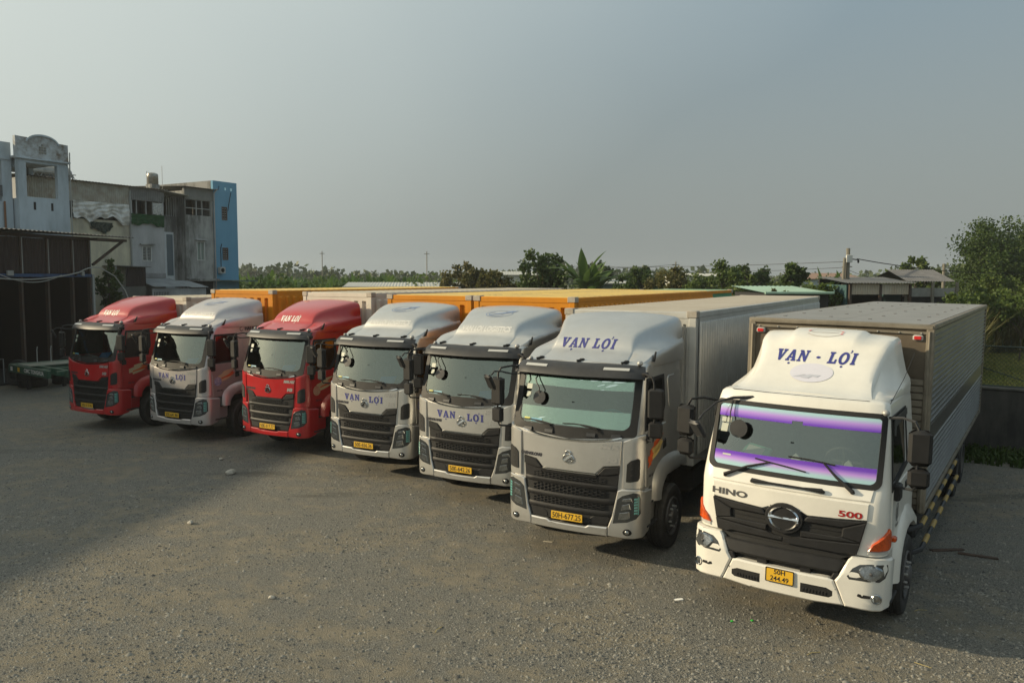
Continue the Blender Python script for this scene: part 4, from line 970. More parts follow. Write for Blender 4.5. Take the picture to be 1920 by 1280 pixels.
    for (p, m_, q, bl) in (((-.78,1.815), (-.50,1.96), (-.24,2.045), [(-.42,2.07),(-.2,2.045),(.02,2.02),(.20,1.995)]), ((.74,1.835), (.55,1.98), (.38,2.135), [(-.02,2.15),(.2,2.145),(.38,2.13),(.52,2.115)])):
        b.tube([HF(*p, .02), HF(*p, .05), HF(*m_, .045), HF(*q, .035)], [.028, .026, .016, .010], 6); b.tube([HF(*x, .028) for x in bl], .010, 5)
    obj('wiper', b, BLACK, t)
    dsh = obj('dashboard', B().box(-.98, .98, .36, .75, 1.70, 1.94, .04).box(-.95, .95, .5, 2.1, 1.25, 1.3), DASH, t)
    obj('tray', B().box(-.17, .17, -.13, .13, 0, .05, .01).xf(Matrix.Translation((-.50, .52, 2.06)) @ Matrix.Rotation(R(38), 4, 'X') @ Matrix.Rotation(R(-12), 4, 'Z')), mat('tray_green', (.18, .50, .38), .4), dsh)
    obj('paper', B().box(-.12, .10, -.09, .09, .051, .054).xf(Matrix.Translation((-.51, .52, 2.06)) @ Matrix.Rotation(R(38), 4, 'X') @ Matrix.Rotation(R(-12), 4, 'Z')), PAPER, dsh)
    for x, s_ in ((.0, 1.), (.62, .9)):
        obj('tissue_box', B().box(x - .10, x + .10, .46, .58, 1.94, 2.04, .01), mat('tissue_orange', (.7, .3, .04), .5), dsh)
        obj('tissue', B().prism([(x - .06, 2.04), (x - .04, 2.11), (x, 2.15*1.0), (x + .03, 2.13), (x + .07, 2.04)], .49, .53), PAPER, dsh)
    obj('steering_wheel', torus_b((.52, .80, 2.06), .22, .018, R(-60)), DASH, t)
    for x in (.52, -.52): obj('seat', B().box(x - .26, x + .26, 1.15, 1.6, 1.5, 1.7, .05).box(x - .26, x + .26, 1.5, 1.66, 1.65, 2.3, .05), SEAT, t)
    obj('cab_lining', B().box(-1.02, 1.02, 1.98, 2.0, 1.3, 2.75), CURTAIN, t)
    # fairing and its lettering
    me = hino_fairing_b().mesh('roof_fairing', W_); fa = obj('roof_fairing', me, W_, t)
    bvh = BVHTree.FromPolygons([v.co.copy() for v in me.vertices], [tuple(p.vertices) for p in me.polygons])
    def onf(u, v):
        h = bvh.ray_cast(Vector((u, -1, v)), Vector((0, 1, 0))); n = h[1] if h[1].y < 0 else -h[1]; return h[0] + n*.005
    def ont(u, v): h = bvh.ray_cast(Vector((u, v, 6)), Vector((0, 0, -1))); return h[0] + Vector((0, 0, .006))
    obj('lettering', decal(shift(serif_geo('VA.N - LO.I', .136, .08, .13), -.045, 3.285), onf, 3), BLUE, fa)
    obj('oval_sticker', decal(poly_geo(_ell(-.01, 3.10, .27, .105, 32)), onf, 3), mat('oval_sticker_lilac', (.60, .59, .66), .5), fa)
    obj('oval_sticker', decal(merge_geo(poly_geo([(-.22,3.045),(-.10,3.075),(-.06,3.075),(-.14,3.045)]), poly_geo([(-.12,3.04),(-.02,3.08),(.12,3.075),(.08,3.05),(.02,3.06),(-.02,3.035)])), lambda u, v: onf(u, v) + Vector((0, -.003, .002)), 3), mat('oval_sticker_grey', (.45, .46, .52), .5), fa)
    obj('roof_emblem', decal(merge_geo(ring_geo(-.02, 1.88, .24, .145, .012, 18, 20, 160), ring_geo(-.02, 1.88, .24, .145, .012, 18, 200, 340), poly_geo([(-.2,1.87),(-.2,1.88),(.16,1.88),(.16,1.87)])), ont, 1), mat('emblem_scar', (.50, .46, .42), .6), fa)
    obj('roof_emblem', decal(merge_geo(ring_geo(-.02, 1.88, .245, .15, .03, 4, 150, 168), ring_geo(-.02, 1.88, .245, .15, .03, 4, 8, 24), ring_geo(-.02, 1.88, .245, .15, .03, 3, -22, -10)), lambda u, v: ont(u, v) + Vector((0, 0, .003)), 1), mat('emblem_red_flake', (.66, .22, .24), .6), fa)
    obj('roof_seam', B().tube([(-1.0, 1.9, 2.868), (-.99, .9, 2.862), (-.93, .68, 2.862), (-.84, .60, 2.87), (-.4, .555, 2.868), (0, .545, 2.868), (.4, .555, 2.868), (.80, .60, 2.868), (.86, .63, 2.85), (.93, .68, 2.86), (.99, .9, 2.86), (1.0, 1.9, 2.868)], .012, 5), BLACK, t)
    obj('roof_lamp', B().sphere((1.0, .55, 2.76), .045, .05, .04), RIML, t)
    obj('antenna', B().tube([(1.0, .58, 2.78), (1.07, 1.3, 3.1), (1.10, 1.9, 3.38)], .004, 4), BLACK, t)
    # door seal
    Q = HS.Q(1); obj('round_seal', decal(merge_geo(ring_geo(.86, 1.52, .11, .11, .012), *[poly_geo([(.84 - k*.035, 1.44), (.84 - k*.035, 1.58 - k*.01), (.86 - k*.035, 1.58 - k*.01), (.86 - k*.035, 1.44)]) for k in (-1, 0, 1)], shift(text_geo('VAN LOI', .05, .003), .86, 1.365)), lambda u, v: Q(u, v, .0145)), DARK_L, t)
    # chassis and wheels
    b = B()
    for x in (-.42, .42): b.box(x - .04, x + .04, .5, 12.2, .80, 1.05)
    b.box(-.88, .88, .25, 1.0, .55, 1.3); b.box(-.7, .7, .9, 2.2, .70, 1.3)
    for k in range(8): b.box(-1.15, 1.15, 2.6 + k*1.2, 2.7 + k*1.2, .98, 1.12)
    b.box(.7, 1.1, 3.0, 4.2, .55, .98, .05)
    obj('chassis', b, CHASSIS, t)
    for sg in (1, -1):
        wheel(t, sg*1.05, 1.58, front=True, rimm=RIM)
        for yy in (8.3, 9.6): wheel(t, sg*1.02, yy, front=False)
    for sg in (1, -1): obj('mudguard', B().box(*sorted((sg*1.0, sg*1.22)), 7.62, 7.66, .55, 1.1), PLASTIC, t)
    for z in (.93, .60):
        x = 1.22 if z > .8 else 1.24
        g = obj('guard_rail', B().tube([(x - .15, 2.35, z - .05), (x, 2.5, z), (x, 7.4, z), (x - .06, 7.5, z)], .035, 8), PLASTIC_G, t)
        for k in range(6):
            y = 2.55 + k*.85 + (0 if z > .8 else .25); s_ = part('gstripe', 'yellow_stripe', lambda: B().lathe([(.0365, 0), (.0365, .42)], (0, 0, 0), 'Y', 10), mat('stripe_yellow', (.45, .28, .03), .6, dust=(DUST, 8, .1, .5)), g); s_.location = (x, y, z)
    # the box body
    yf, yr, z0, z1, hw = 2.45, 12.6, 1.13, 3.73, 1.25
    bx = obj('cargo_box', B().box(-hw + .03, hw - .03, yf + .03, yr - .03, z0 + .02, z1 - .03), BOXFRONT, t)
    tr = B()
    for sg in (-1, 1):
        X = lambda a, c: sorted((sg*a, sg*c))
        tr.box(*X(hw - .09, hw + .012), yf - .01, yf + .10, z0, z1 - .06, .012); tr.box(*X(hw - .08, hw + .012), yr - .10, yr, z0, z1 - .06, .012)
        tr.box(*X(hw - .06, hw + .016), yf, yr, z1 - .075, z1 - .004, .012); tr.box(*X(hw - .05, hw + .010), yf, yr, z0 - .02, z0 + .07, .01)
        tr.tube([(sg*(hw - .05), yf - .01, z0), (sg*(hw - .05), yf - .02, z1 - .1)], .022, 6)
    tr.box(-hw + .0, hw - .0, yf - .014, yf + .05, z1 - .085, z1 - .006, .02); tr.box(-hw + .05, hw - .05, yf - .006, yf + .04, z1 - .15, z1 - .10, .012); tr.box(-hw, hw, yr - .06, yr + .01, z1 - .09, z1 - .006, .012)
    obj('corner_trim', tr, BOXTRIM, bx)
    for sg in (-1, 1):
        obj('side_wall', ribs_b(yf + .10, yr - .10, z0 + .07, 2.05, sg*(hw - .02), sg), BOXSIDE, bx)
        obj('side_band', B().box(*sorted((sg*(hw - .03), sg*(hw - .012))), yf + .10, yr - .10, 2.05, 2.30), BANDM, bx)
        obj('side_wall', ribs_b(yf + .10, yr - .10, 2.30, z1 - .075, sg*(hw - .02), sg), BOXSIDE, bx)
    for k in range(18):
        z = 1.22 + k*.098; b = B().box(-hw + .09, hw - .09, yf + .012, yf + .04, z, z + .082, .008); obj('front_slat', b, BOXTRIM, bx)
    obj('front_sheet', B().box(-hw + .09, hw - .09, yf + .02, yf + .035, 2.99, z1 - .15), BOXFRONT, bx)
    obj('roof_panel', B().box(-hw + .06, -.004, yf + .05, yr - .06, z1 - .012, z1 - .001), BOXROOF, bx); obj('roof_panel', B().box(.004, hw - .06, yf + .05, yr - .06, z1 - .012, z1 - .001), BOXROOF, bx)
    for i in range(8):
        for j in range(4): rv = B().box(-.95 + j*.62, -.91 + j*.62, yf + .7 + i*1.15 + (j % 2)*.3, yf + .78 + i*1.15 + (j % 2)*.3, z1 - .001, z1 + .006); obj('roof_patch', rv, mat('roof_patch_dark', (.12, .115, .11), .8), bx)
    for k in range(9): obj('rivet', B().sphere((-1.1 + k*.275, yf - .016, z1 - .125), .012, .008, .012, 6, 4), RIML, bx)
    for x in (1.06, -1.08):
        ml = obj('marker_lamp', B().box(x - .065, x + .065, yf - .02, yf + .03, 3.50, 3.58, .015), WHITELENS, bx); obj('lens', B().box(x - .045, x + .045, yf - .035, yf - .018, 3.515, 3.565, .006), REDLENS, ml)
    return t
box_truck()

# ------------------------------------------------------------------ place the six trucks
def cf(side, roofm, z1, **k):
    return lambda t, yf, L_: container(t, yf, L_, 1.12, z1, 1.22, side, roofm, **k)
SMALL = dict(pitch=.16, depth=.034, duty=.42)
cab_truck((-11.965, 22.317, 0), 28.56, 'red cab cargo truck with a cream container, parked next to the dark shed', P_RED, '50E-513.06', 'roof_white', 10, cont=cf(CREAM, CROOF, 3.71), dragon=False, items=('folder',), disc=False)
cab_truck((-8.912, 20.785, 0), 28.01, 'dusty mauve silver cab truck with yellow container between the two red trucks', P_MAUVE, '50E-641.80', 'hood', 10, cont=cf(YELLOW, YROOF, 3.95), seal='b', items=('folder',), side_mark=True, disc=False)
cab_truck((-5.922, 19.218, 0), 30.6, 'red cab cargo truck with stained cream container, third from the shed', P_RED, '50E-317.77', 'roof_white', 11, cont=cf(CREAM, CROOF, 3.92), seal='r', items=('folder',), disc=False)
cab_truck((-3.173, 17.036, 0), 28.74, 'silver cab truck with yellow container beside the middle red truck, flame seal on its door', P_SILVER, '50E-656.36', 'hood', 12, cont=cf(YELLOW, YROOF, 3.90), seal='b', items=('folder', 'paper', 'plant'))
cab_truck((-.945, 14.881, 0), 29.13, 'silver cab truck with yellow and green container, blue folder behind its windshield', P_SILVER, '50E-642.26', 'hood', 13.2, cont=cf(YELLOW, YROOF, 3.92, rear=GREENC), seal='b', items=('folder', 'paper', 'plant'))
cab_truck((.87, 11.922, 0), 29.29, 'silver cab truck with blue roof lettering, mirror windshield bands and grey ribbed container', P_GREY, '50H-677.25', 'roof_blue', 13.5, cont=cf(SILV_C, SROOF, 3.76, **SMALL), dragon=True, film=True, items=('plant',))
# ================================================================== the setting
def nodes_mat(name):
    m = bpy.data.materials.new(name); m.use_nodes = True; t = m.node_tree
    return m, t.nodes, t.links.new, t.nodes['Principled BSDF']
def yard_mat():
    m, n, l, b = nodes_mat('gravel_and_dirt')
    tc_ = n.new('ShaderNodeTexCoord')
    def noise(sc, det=6, ro=.6, off=(0, 0, 0), stretch=None):
        mp = n.new('ShaderNodeMapping'); mp.inputs['Location'].default_value = off
        if stretch: mp.inputs['Rotation'].default_value = (0, 0, stretch[0]); mp.inputs['Scale'].default_value = (stretch[1], 1, 1)
        l(tc_.outputs['Object'], mp.inputs[0]); q = n.new('ShaderNodeTexNoise'); q.inputs['Scale'].default_value = sc; q.inputs['Detail'].default_value = det; q.inputs['Roughness'].default_value = ro
        l(mp.outputs[0], q.inputs['Vector']); return q.outputs['Fac']
    def rng(x, a, b_, c=0., d=1.):
        r = n.new('ShaderNodeMapRange'); r.interpolation_type = 'SMOOTHSTEP'
        for i, v in enumerate((a, b_, c, d)): r.inputs[i + 1].default_value = v
        l(x, r.inputs[0]); return r.outputs[0]
    def mixc(f, a, c):
        q = n.new('ShaderNodeMix'); q.data_type = 'RGBA'; l(f, q.inputs[0])
        for k, v in ((6, a), (7, c)):
            if isinstance(v, tuple): q.inputs[k].default_value = (*v, 1)
            else: l(v, q.inputs[k])
        return q.outputs[2]
    def mul(a, c):
        q = n.new('ShaderNodeMath'); q.operation = 'MULTIPLY'; l(a, q.inputs[0])
        if isinstance(c, float): q.inputs[1].default_value = c
        else: l(c, q.inputs[1])
        return q.outputs[0]
    grain = noise(62, 4, .75); fine = noise(150, 2, .7); mid = noise(2.4, 7, .68); big = noise(.30, 5, .6); streak = noise(1.1, 5, .6, (3, 1, 0), (R(38), .28))
    gravel = mixc(rng(grain, .32, .70), (.060, .062, .058), (.35, .34, .30))
    dirt = mixc(rng(mid, .3, .7), (.185, .160, .110), (.32, .275, .195))
    f1 = rng(big, .40, .60); f2 = rng(mid, .36, .66); f3 = rng(streak, .42, .62)
    ad = n.new('ShaderNodeMath'); ad.operation = 'ADD'; l(mul(f1, .55), ad.inputs[0]); l(mul(f2, .55), ad.inputs[1])
    sb = n.new('ShaderNodeMath'); sb.operation = 'SUBTRACT'; sb.use_clamp = True; l(ad.outputs[0], sb.inputs[0]); l(mul(f3, .35), sb.inputs[1])
    c = mixc(rng(sb.outputs[0], .05, .95, .08, .62), gravel, dirt)
    c = mixc(mul(rng(fine, .60, .72), .45), c, (.36, .345, .31))
    c = mixc(mul(rng(noise(.75, 4, .55, (7, 2, 0), (R(62), .22)), .60, .72), .55), c, (.07, .068, .062))
    l(c, b.inputs['Base Color']); b.inputs['Roughness'].default_value = .92; b.inputs['Specular IOR Level'].default_value = .25
    vo = n.new('ShaderNodeTexVoronoi'); vo.inputs['Scale'].default_value = 58; l(tc_.outputs['Object'], vo.inputs['Vector'])
    h = n.new('ShaderNodeMath'); h.operation = 'MULTIPLY_ADD'; h.inputs[1].default_value = -.5; l(vo.outputs['Distance'], h.inputs[0]); l(grain, h.inputs[2])
    h2 = n.new('ShaderNodeMath'); h2.operation = 'MULTIPLY_ADD'; h2.inputs[1].default_value = 1.1; l(mid, h2.inputs[0]); l(h.outputs[0], h2.inputs[2])
    bp = n.new('ShaderNodeBump'); bp.inputs['Strength'].default_value = 1.0; bp.inputs['Distance'].default_value = .030; l(h2.outputs[0], bp.inputs['Height']); l(bp.outputs[0], b.inputs['Normal'])
    return m
def sheet(name, pts, z, m): return tag(obj(name, B().add([(x, y, z) for x, y in pts], [tuple(range(len(pts)))]), m), kind='structure')
GRASSM = mat('grassy_earth', (.13, .16, .04), .95, var=(.35, .6, (.24, .21, .09)), bump=(9, .6))
sheet('ground', [(-900, -60), (900, -60), (900, 1500), (-900, 1500)], 0, mat('rough_earth', (.07, .085, .035), .95, var=(.12, .7, (.12, .10, .06)), bump=(3, .5)))
sheet('yard', [(-45, -25), (16, -25), (16, 17.0), (10.3, 20.55), (22, 38.2), (6, 52), (-45, 52)], .004, yard_mat())
sheet('field', [(16.004, 17.05), (10.34, 20.58), (40, 66), (130, 66), (130, -20)], .008, GRASSM)
# loose stones on the yard: uncountable
def stones():
    rs = np.random.RandomState(5); N = 150000
    u = rs.rand(N); y = 6.8 + 20*u**1.9; x = (rs.rand(N)*2 - 1)*(y*.72)
    den = .5 + .5*np.sin(x*.9 + 1.3*np.sin(y*.7))*np.sin(y*.8 + 1.1*np.sin(x*.6 + 2)); kp_ = rs.rand(N) < .22 + .75*den**1.5; x, y = x[kp_], y[kp_]; N = len(x); s = .006 + .013*rs.rand(N)**2 + .014*rs.rand(N)**9 + .018*(rs.rand(N) > .9985)
    base = np.array([(1,0,0),(.3,.95,0),(-.8,.6,0),(-.8,-.6,0),(.3,-.95,0),(0,0,.8)]); f0 = [(0,1,5),(1,2,5),(2,3,5),(3,4,5),(4,0,5)]
    a = rs.rand(N)*6.28; V = np.zeros((N, 6, 3)); sx = s*(.7 + .6*rs.rand(N)); sy = s*(.7 + .6*rs.rand(N))
    for k in range(6):
        px, py = base[k, 0]*sx*(.8 + .4*rs.rand(N)), base[k, 1]*sy*(.8 + .4*rs.rand(N))
        V[:, k, 0] = x + px*np.cos(a) - py*np.sin(a); V[:, k, 1] = y + px*np.sin(a) + py*np.cos(a); V[:, k, 2] = .004 + base[k, 2]*s*(.7 + .7*rs.rand(N))
    F = (np.array(f0)[None] + (np.arange(N)*6)[:, None, None]).reshape(-1, 3)
    me = bpy.data.meshes.new('gravel'); me.vertices.add(N*6); me.vertices.foreach_set('co', V.reshape(-1)); nf = len(F); me.loops.add(nf*3); me.loops.foreach_set('vertex_index', F.reshape(-1).astype(np.int32)); me.polygons.add(nf); me.polygons.foreach_set('loop_start', np.arange(0, nf*3, 3, dtype=np.int32)); me.update(calc_edges=True)
    m, n, l, b = nodes_mat('loose_stone'); g_ = n.new('ShaderNodeNewGeometry'); cr = n.new('ShaderNodeValToRGB'); cr.color_ramp.elements[0].color = (.06, .06, .056, 1); cr.color_ramp.elements[1].color = (.29, .275, .235, 1)
    l(g_.outputs['Random Per Island'], cr.inputs[0]); l(cr.outputs[0], b.inputs['Base Color']); b.inputs['Roughness'].default_value = .9
    return tag(obj('gravel', me, m), 'loose small stones scattered over the yard', 'gravel', kind='stuff')
stones()

# ------------------------------------------------------------------ walls helper: wall with rectangular openings
def wall_holes(b, y0, y1, z0, z1, x0, x1, holes=()):
    """slab in the local YZ plane, thickness x0..x1, with real openings (ya, yb, za, zb)"""
    ys = sorted(set([y0, y1] + [h[i] for h in holes for i in (0, 1)])); zs = sorted(set([z0, z1] + [h[i] for h in holes for i in (2, 3)]))
    ys = [y for y in ys if y0 <= y <= y1]; zs = [z for z in zs if z0 <= z <= z1]
    solid = lambda i, j: 0 <= i < len(ys) - 1 and 0 <= j < len(zs) - 1 and not any(h[0] - 1e-6 <= ys[i] and ys[i+1] <= h[1] + 1e-6 and h[2] - 1e-6 <= zs[j] and zs[j+1] <= h[3] + 1e-6 for h in holes)
    for i in range(len(ys) - 1):
        for j in range(len(zs) - 1):
            if not solid(i, j): continue
            a, c, e, g_ = ys[i], ys[i+1], zs[j], zs[j+1]
            V = [(x0,a,e),(x0,c,e),(x0,c,g_),(x0,a,g_),(x1,a,e),(x1,c,e),(x1,c,g_),(x1,a,g_)]; F = [(0,1,2,3),(4,7,6,5)]
            if not solid(i-1, j): F.append((0,3,7,4))
            if not solid(i+1, j): F.append((1,5,6,2))
            if not solid(i, j-1): F.append((0,4,5,1))
            if not solid(i, j+1): F.append((3,2,6,7))
            b.add(V, F)
    return b
def corr_sheet(b, p0, eu, ev, lu, lv, pitch, depth, nrm, thick=.004):
    """corrugated sheet: waves repeat along eu, run along ev"""
    p0, eu, ev, nrm = map(Vector, (p0, eu, ev, nrm)); n = max(2, int(lu/pitch*4)); r0, r1 = [], []
    for i in range(n + 1):
        o_ = nrm*(depth*.5*math.sin(i*math.pi/2 + .4)); p = p0 + eu*(lu*i/n) + o_; r0.append(p); r1.append(p + ev*lv)
    b.loft([r0, r1], closed=False); b.loft([[p - nrm*thick for p in r1], [p - nrm*thick for p in r0]], closed=False); return b
def stain(name, col, col2, sc=.8, rough=.9, streak=True):
    """plaster with run-down stains and blotches"""
    if name in MATS: return MATS[name]
    m, n, l, b = nodes_mat(name); tc_ = n.new('ShaderNodeTexCoord'); mp = n.new('ShaderNodeMapping'); mp.inputs['Scale'].default_value = (1, 1, .22 if streak else 1); l(tc_.outputs['Object'], mp.inputs[0])
    q = n.new('ShaderNodeTexNoise'); q.inputs['Scale'].default_value = sc*2.2; q.inputs['Detail'].default_value = 8; q.inputs['Roughness'].default_value = .7; l(mp.outputs[0], q.inputs['Vector'])
    q2 = n.new('ShaderNodeTexNoise'); q2.inputs['Scale'].default_value = sc*.5; q2.inputs['Detail'].default_value = 4; l(tc_.outputs['Object'], q2.inputs['Vector'])
    s = n.new('ShaderNodeMath'); s.operation = 'MULTIPLY'; l(q.outputs['Fac'], s.inputs[0]); l(q2.outputs['Fac'], s.inputs[1])
    r = n.new('ShaderNodeMapRange'); r.inputs[1].default_value = .17; r.inputs[2].default_value = .36; l(s.outputs[0], r.inputs[0])
    mx = n.new('ShaderNodeMix'); mx.data_type = 'RGBA'; mx.inputs[6].default_value = (*col, 1); mx.inputs[7].default_value = (*col2, 1); l(r.outputs[0], mx.inputs[0]); l(mx.outputs[2], b.inputs['Base Color'])
    b.inputs['Roughness'].default_value = rough; bp = n.new('ShaderNodeBump'); bp.inputs['Strength'].default_value = .3; bp.inputs['Distance'].default_value = .03; l(q.outputs['Fac'], bp.inputs['Height']); l(bp.outputs[0], b.inputs['Normal'])
    MATS[name] = m; return m
RUSTP = mat('rusty_post', (.055, .05, .043), .8, var=(3, .9, (.07, .03, .016)))
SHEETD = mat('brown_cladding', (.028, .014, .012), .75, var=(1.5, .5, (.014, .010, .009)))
ZINC = mat('zinc_sheet', (.20, .20, .19), .6, .2, var=(1.2, .8, (.10, .085, .065)))
ZINCL = mat('pale_zinc_sheet', (.44, .43, .38), .6, .1, var=(2.2, .8, (.24, .19, .13)))
STEELW = mat('pale_steel_post', (.32, .33, .32), .6, .2)
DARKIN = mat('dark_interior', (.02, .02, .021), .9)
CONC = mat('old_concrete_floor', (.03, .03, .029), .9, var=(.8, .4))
WINGL = mat('window_glass_dark', (.03, .035, .04), .1, 0, .6)
WINW = mat('window_white_frame', (.55, .55, .53), .5)

# ------------------------------------------------------------------ open shed on the left, facing the yard
def shed():
    t = empty('open_shed', (-19.05, 36.0, 0), -R(13), 'dark open shed with corrugated roof and rusty posts at the left edge of the yard', 'shed')
    y0, xb = -30.0, -9.0
    b = B(); corr_sheet(b, (.75, y0, 6.16), (0, 1, 0), Vector((-10.2, 0, .50)).normalized(), 32.1, 10.2, .22, .045, (0, 0, 1)); obj('roof', b, ZINC, t)
    # the visible cladding sheets above the beam, one between each pair of posts
    ys = [0, -1.03, -2.4, -3.75, -5.1]; posts = ys + [-7.6 - 2.6*k for k in range(9)]
    allp = sorted(posts)
    for a, c in zip(allp, allp[1:]):
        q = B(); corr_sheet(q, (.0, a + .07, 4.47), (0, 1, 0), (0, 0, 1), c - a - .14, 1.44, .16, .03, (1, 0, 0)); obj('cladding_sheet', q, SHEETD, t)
    for k, y in enumerate(posts):
        p = obj('post', B().box(-.10, .06, y - .05, y + .05, 0, 5.95, .008), RUSTP, t)
        if k < 5: obj('lit_edge', B().box(.062, .075, y + .02, y + .055, 4.45, 5.9), STEELW, p)  # pale strip paints the light caught along the post edge
    obj('beam', B().box(-.06, .09, y0, .06, 4.30, 4.44, .01), mat('blue_beam', (.03, .07, .17), .6, var=(2, .5)), t)
    obj('eave_beam', B().box(-.05, .05, y0, .06, 5.92, 6.08, .01), SHEETD, t)
    obj('end_post', B().box(-.02, .12, .06, .18, 0, 4.42, .01), STEELW, t)
    obj('strut', B().tube([(.10, .10, 4.85), (.35, 1.75, 5.96)], .07, 4), RUSTP, t)
    obj('strut_bar', B().box(-.2, .5, .0, 1.9, 5.95, 6.06, .01), RUSTP, t)
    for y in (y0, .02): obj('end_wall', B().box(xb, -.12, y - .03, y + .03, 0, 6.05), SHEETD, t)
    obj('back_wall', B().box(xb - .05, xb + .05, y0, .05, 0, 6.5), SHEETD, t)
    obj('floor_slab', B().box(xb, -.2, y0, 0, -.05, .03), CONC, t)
    for y in (-1.2, -3.2, -6, -9): obj('inner_post', B().box(-4.1, -4.0, y - .05, y + .05, 0, 5.9), RUSTP, t)
    for k, (y, w_) in enumerate(((-.55, .16), (-.95, .10), (-4.4, .3))): obj('junction_box', B().box(.09, .17, y - w_/2, y + w_/2, 4.36, 4.56, .01), STEELW if k != 1 else BLACK, t)
    b = B(); b.tube([(-.6, -4.75, .0), (-.6, -4.75, 1.0), (-.6, -4.2, 1.0), (-.6, -4.2, 0)], .02, 6); obj('gate_frame', b, STEELW, t)
    def wp(y, z, x=.2): M_ = t.matrix_basis; return M_ @ Vector((x, y, z))
    return t
SH = shed()
SM = Matrix.Translation((-19.05, 36.0, 0)) @ Matrix.Rotation(-R(13), 4, 'Z')
def sw(x, y, z): return tuple(SM @ Vector((x, y, z)))
HOSE = mat('pale_hose', (.36, .36, .34), .6)
def sag(p, q, d, n=12): p, q = Vector(p), Vector(q); return [p.lerp(q, i/n) - Vector((0, 0, 4*d*(i/n)*(1 - i/n))) for i in range(n + 1)]
b = B(); b.tube(sag(sw(.2, -7, 4.55), sw(.2, -.9, 4.50), .32) + sag(sw(.2, -.8, 4.52), sw(.3, .35, 4.72), -.1, 5) + [Vector(sw(.5, 1.0, 4.35)), Vector(sw(.7, 1.4, 3.7)), Vector(sw(.85, 1.7, 2.8)), Vector(sw(.9, 1.8, 1.8))], .028, 6)
tag(obj('hanging_hose', b, HOSE), 'pale hose looped along the blue beam of the shed', 'hose')
b = B(); b.tube(sag(sw(.16, -4.9, 4.40), sw(.16, -1.8, 4.38), .30), .02, 5); tag(obj('hanging_cable', b, HOSE), 'thin pale cable sagging below the hose on the shed', 'cable')

# tyres and the green trailer end in front of the shed
def tyre_thing(p, rot, label):
    me = CACHE['tyre']; o = obj('spare_tyre', me, RUBBER); o.location = p; o.rotation_euler = rot; tag(o, label, 'tyre', 'spare tyres by the shed')
FLAT = (0, R(90), 0)
tyre_thing((-18.9, 31.2, .15), FLAT, 'bottom tyre of the front stack beside the green trailer')
tyre_thing((-18.93, 31.17, .45), (0, R(90), .4), 'top tyre of the front stack beside the green trailer')
tyre_thing((-19.75, 31.6, .50), (R(4), R(16), R(70)), 'tyre leaning upright behind the front tyre stack')
tyre_thing((-18.2, 32.3, .15), FLAT, 'lowest tyre lying under the end of the green trailer')
tyre_thing((-18.55, 33.0, .50), (0, R(12), R(75)), 'tyre standing upright behind the green trailer end')
tyre_thing((-18.2, 32.34, .45), FLAT, 'tyre on top of the one under the green trailer')
def trailer():
    t = empty('container_trailer', (-18.35, 31.0, 0), R(-38), 'green skeletal trailer end with white lettering, half hidden by the first red truck', 'trailer')
    G = mat('trailer_green', (.012, .085, .052), .5, var=(3, .3), dust=(DUST, 4, .05, .4))
    for y in (-.55, .55): obj('side_beam', B().box(-.2, 5.2, y - .07, y + .07, .72, .98, .01), G, t)
    for x in (-.2, .9, 2.1, 3.3, 4.5): obj('cross_beam', B().box(x, x + .14, -.9, .9, .80, .96, .01), G, t)
    obj('deck_plate', B().box(-.2, 1.1, -.9, .9, .962, .985), mat('deck_grey_green', (.16, .22, .19), .7, dust=(DUST, 3, .2, .7)), t)
    fr = obj('front_bolster', B().box(-.3, .0, -1.1, 1.1, .68, 1.0, .015).box(-.3, 3.2, -1.12, -1.0, .70, .98, .01), G, t)
    obj('lettering', decal(text_geo('CIMC TONGHUA', .20, .008, 1.1), lambda u, v: Vector((2.0 + u, -1.126, .84 + v))), WHITE_L, fr)
    obj('label_plate', B().box(.55, .75, -1.128, -1.124, .76, .92), PLATEY, fr); obj('label_plate', B().box(-.1, .1, -1.128, -1.124, .76, .92), WHITE_L, fr)
    for x in (.2, 4.6): [obj('stand_leg', B().box(x, x + .12, y, y + .12, 0, .8, .01), CHASSIS, t) for y in (-.7, .58)]
    for yy in (-.25, .25): obj('stand_rod', B().tube([(.1, yy, .98), (.1, yy, 1.5), (.16, yy, 1.62)], .02, 6), STEELW, t)
trailer()

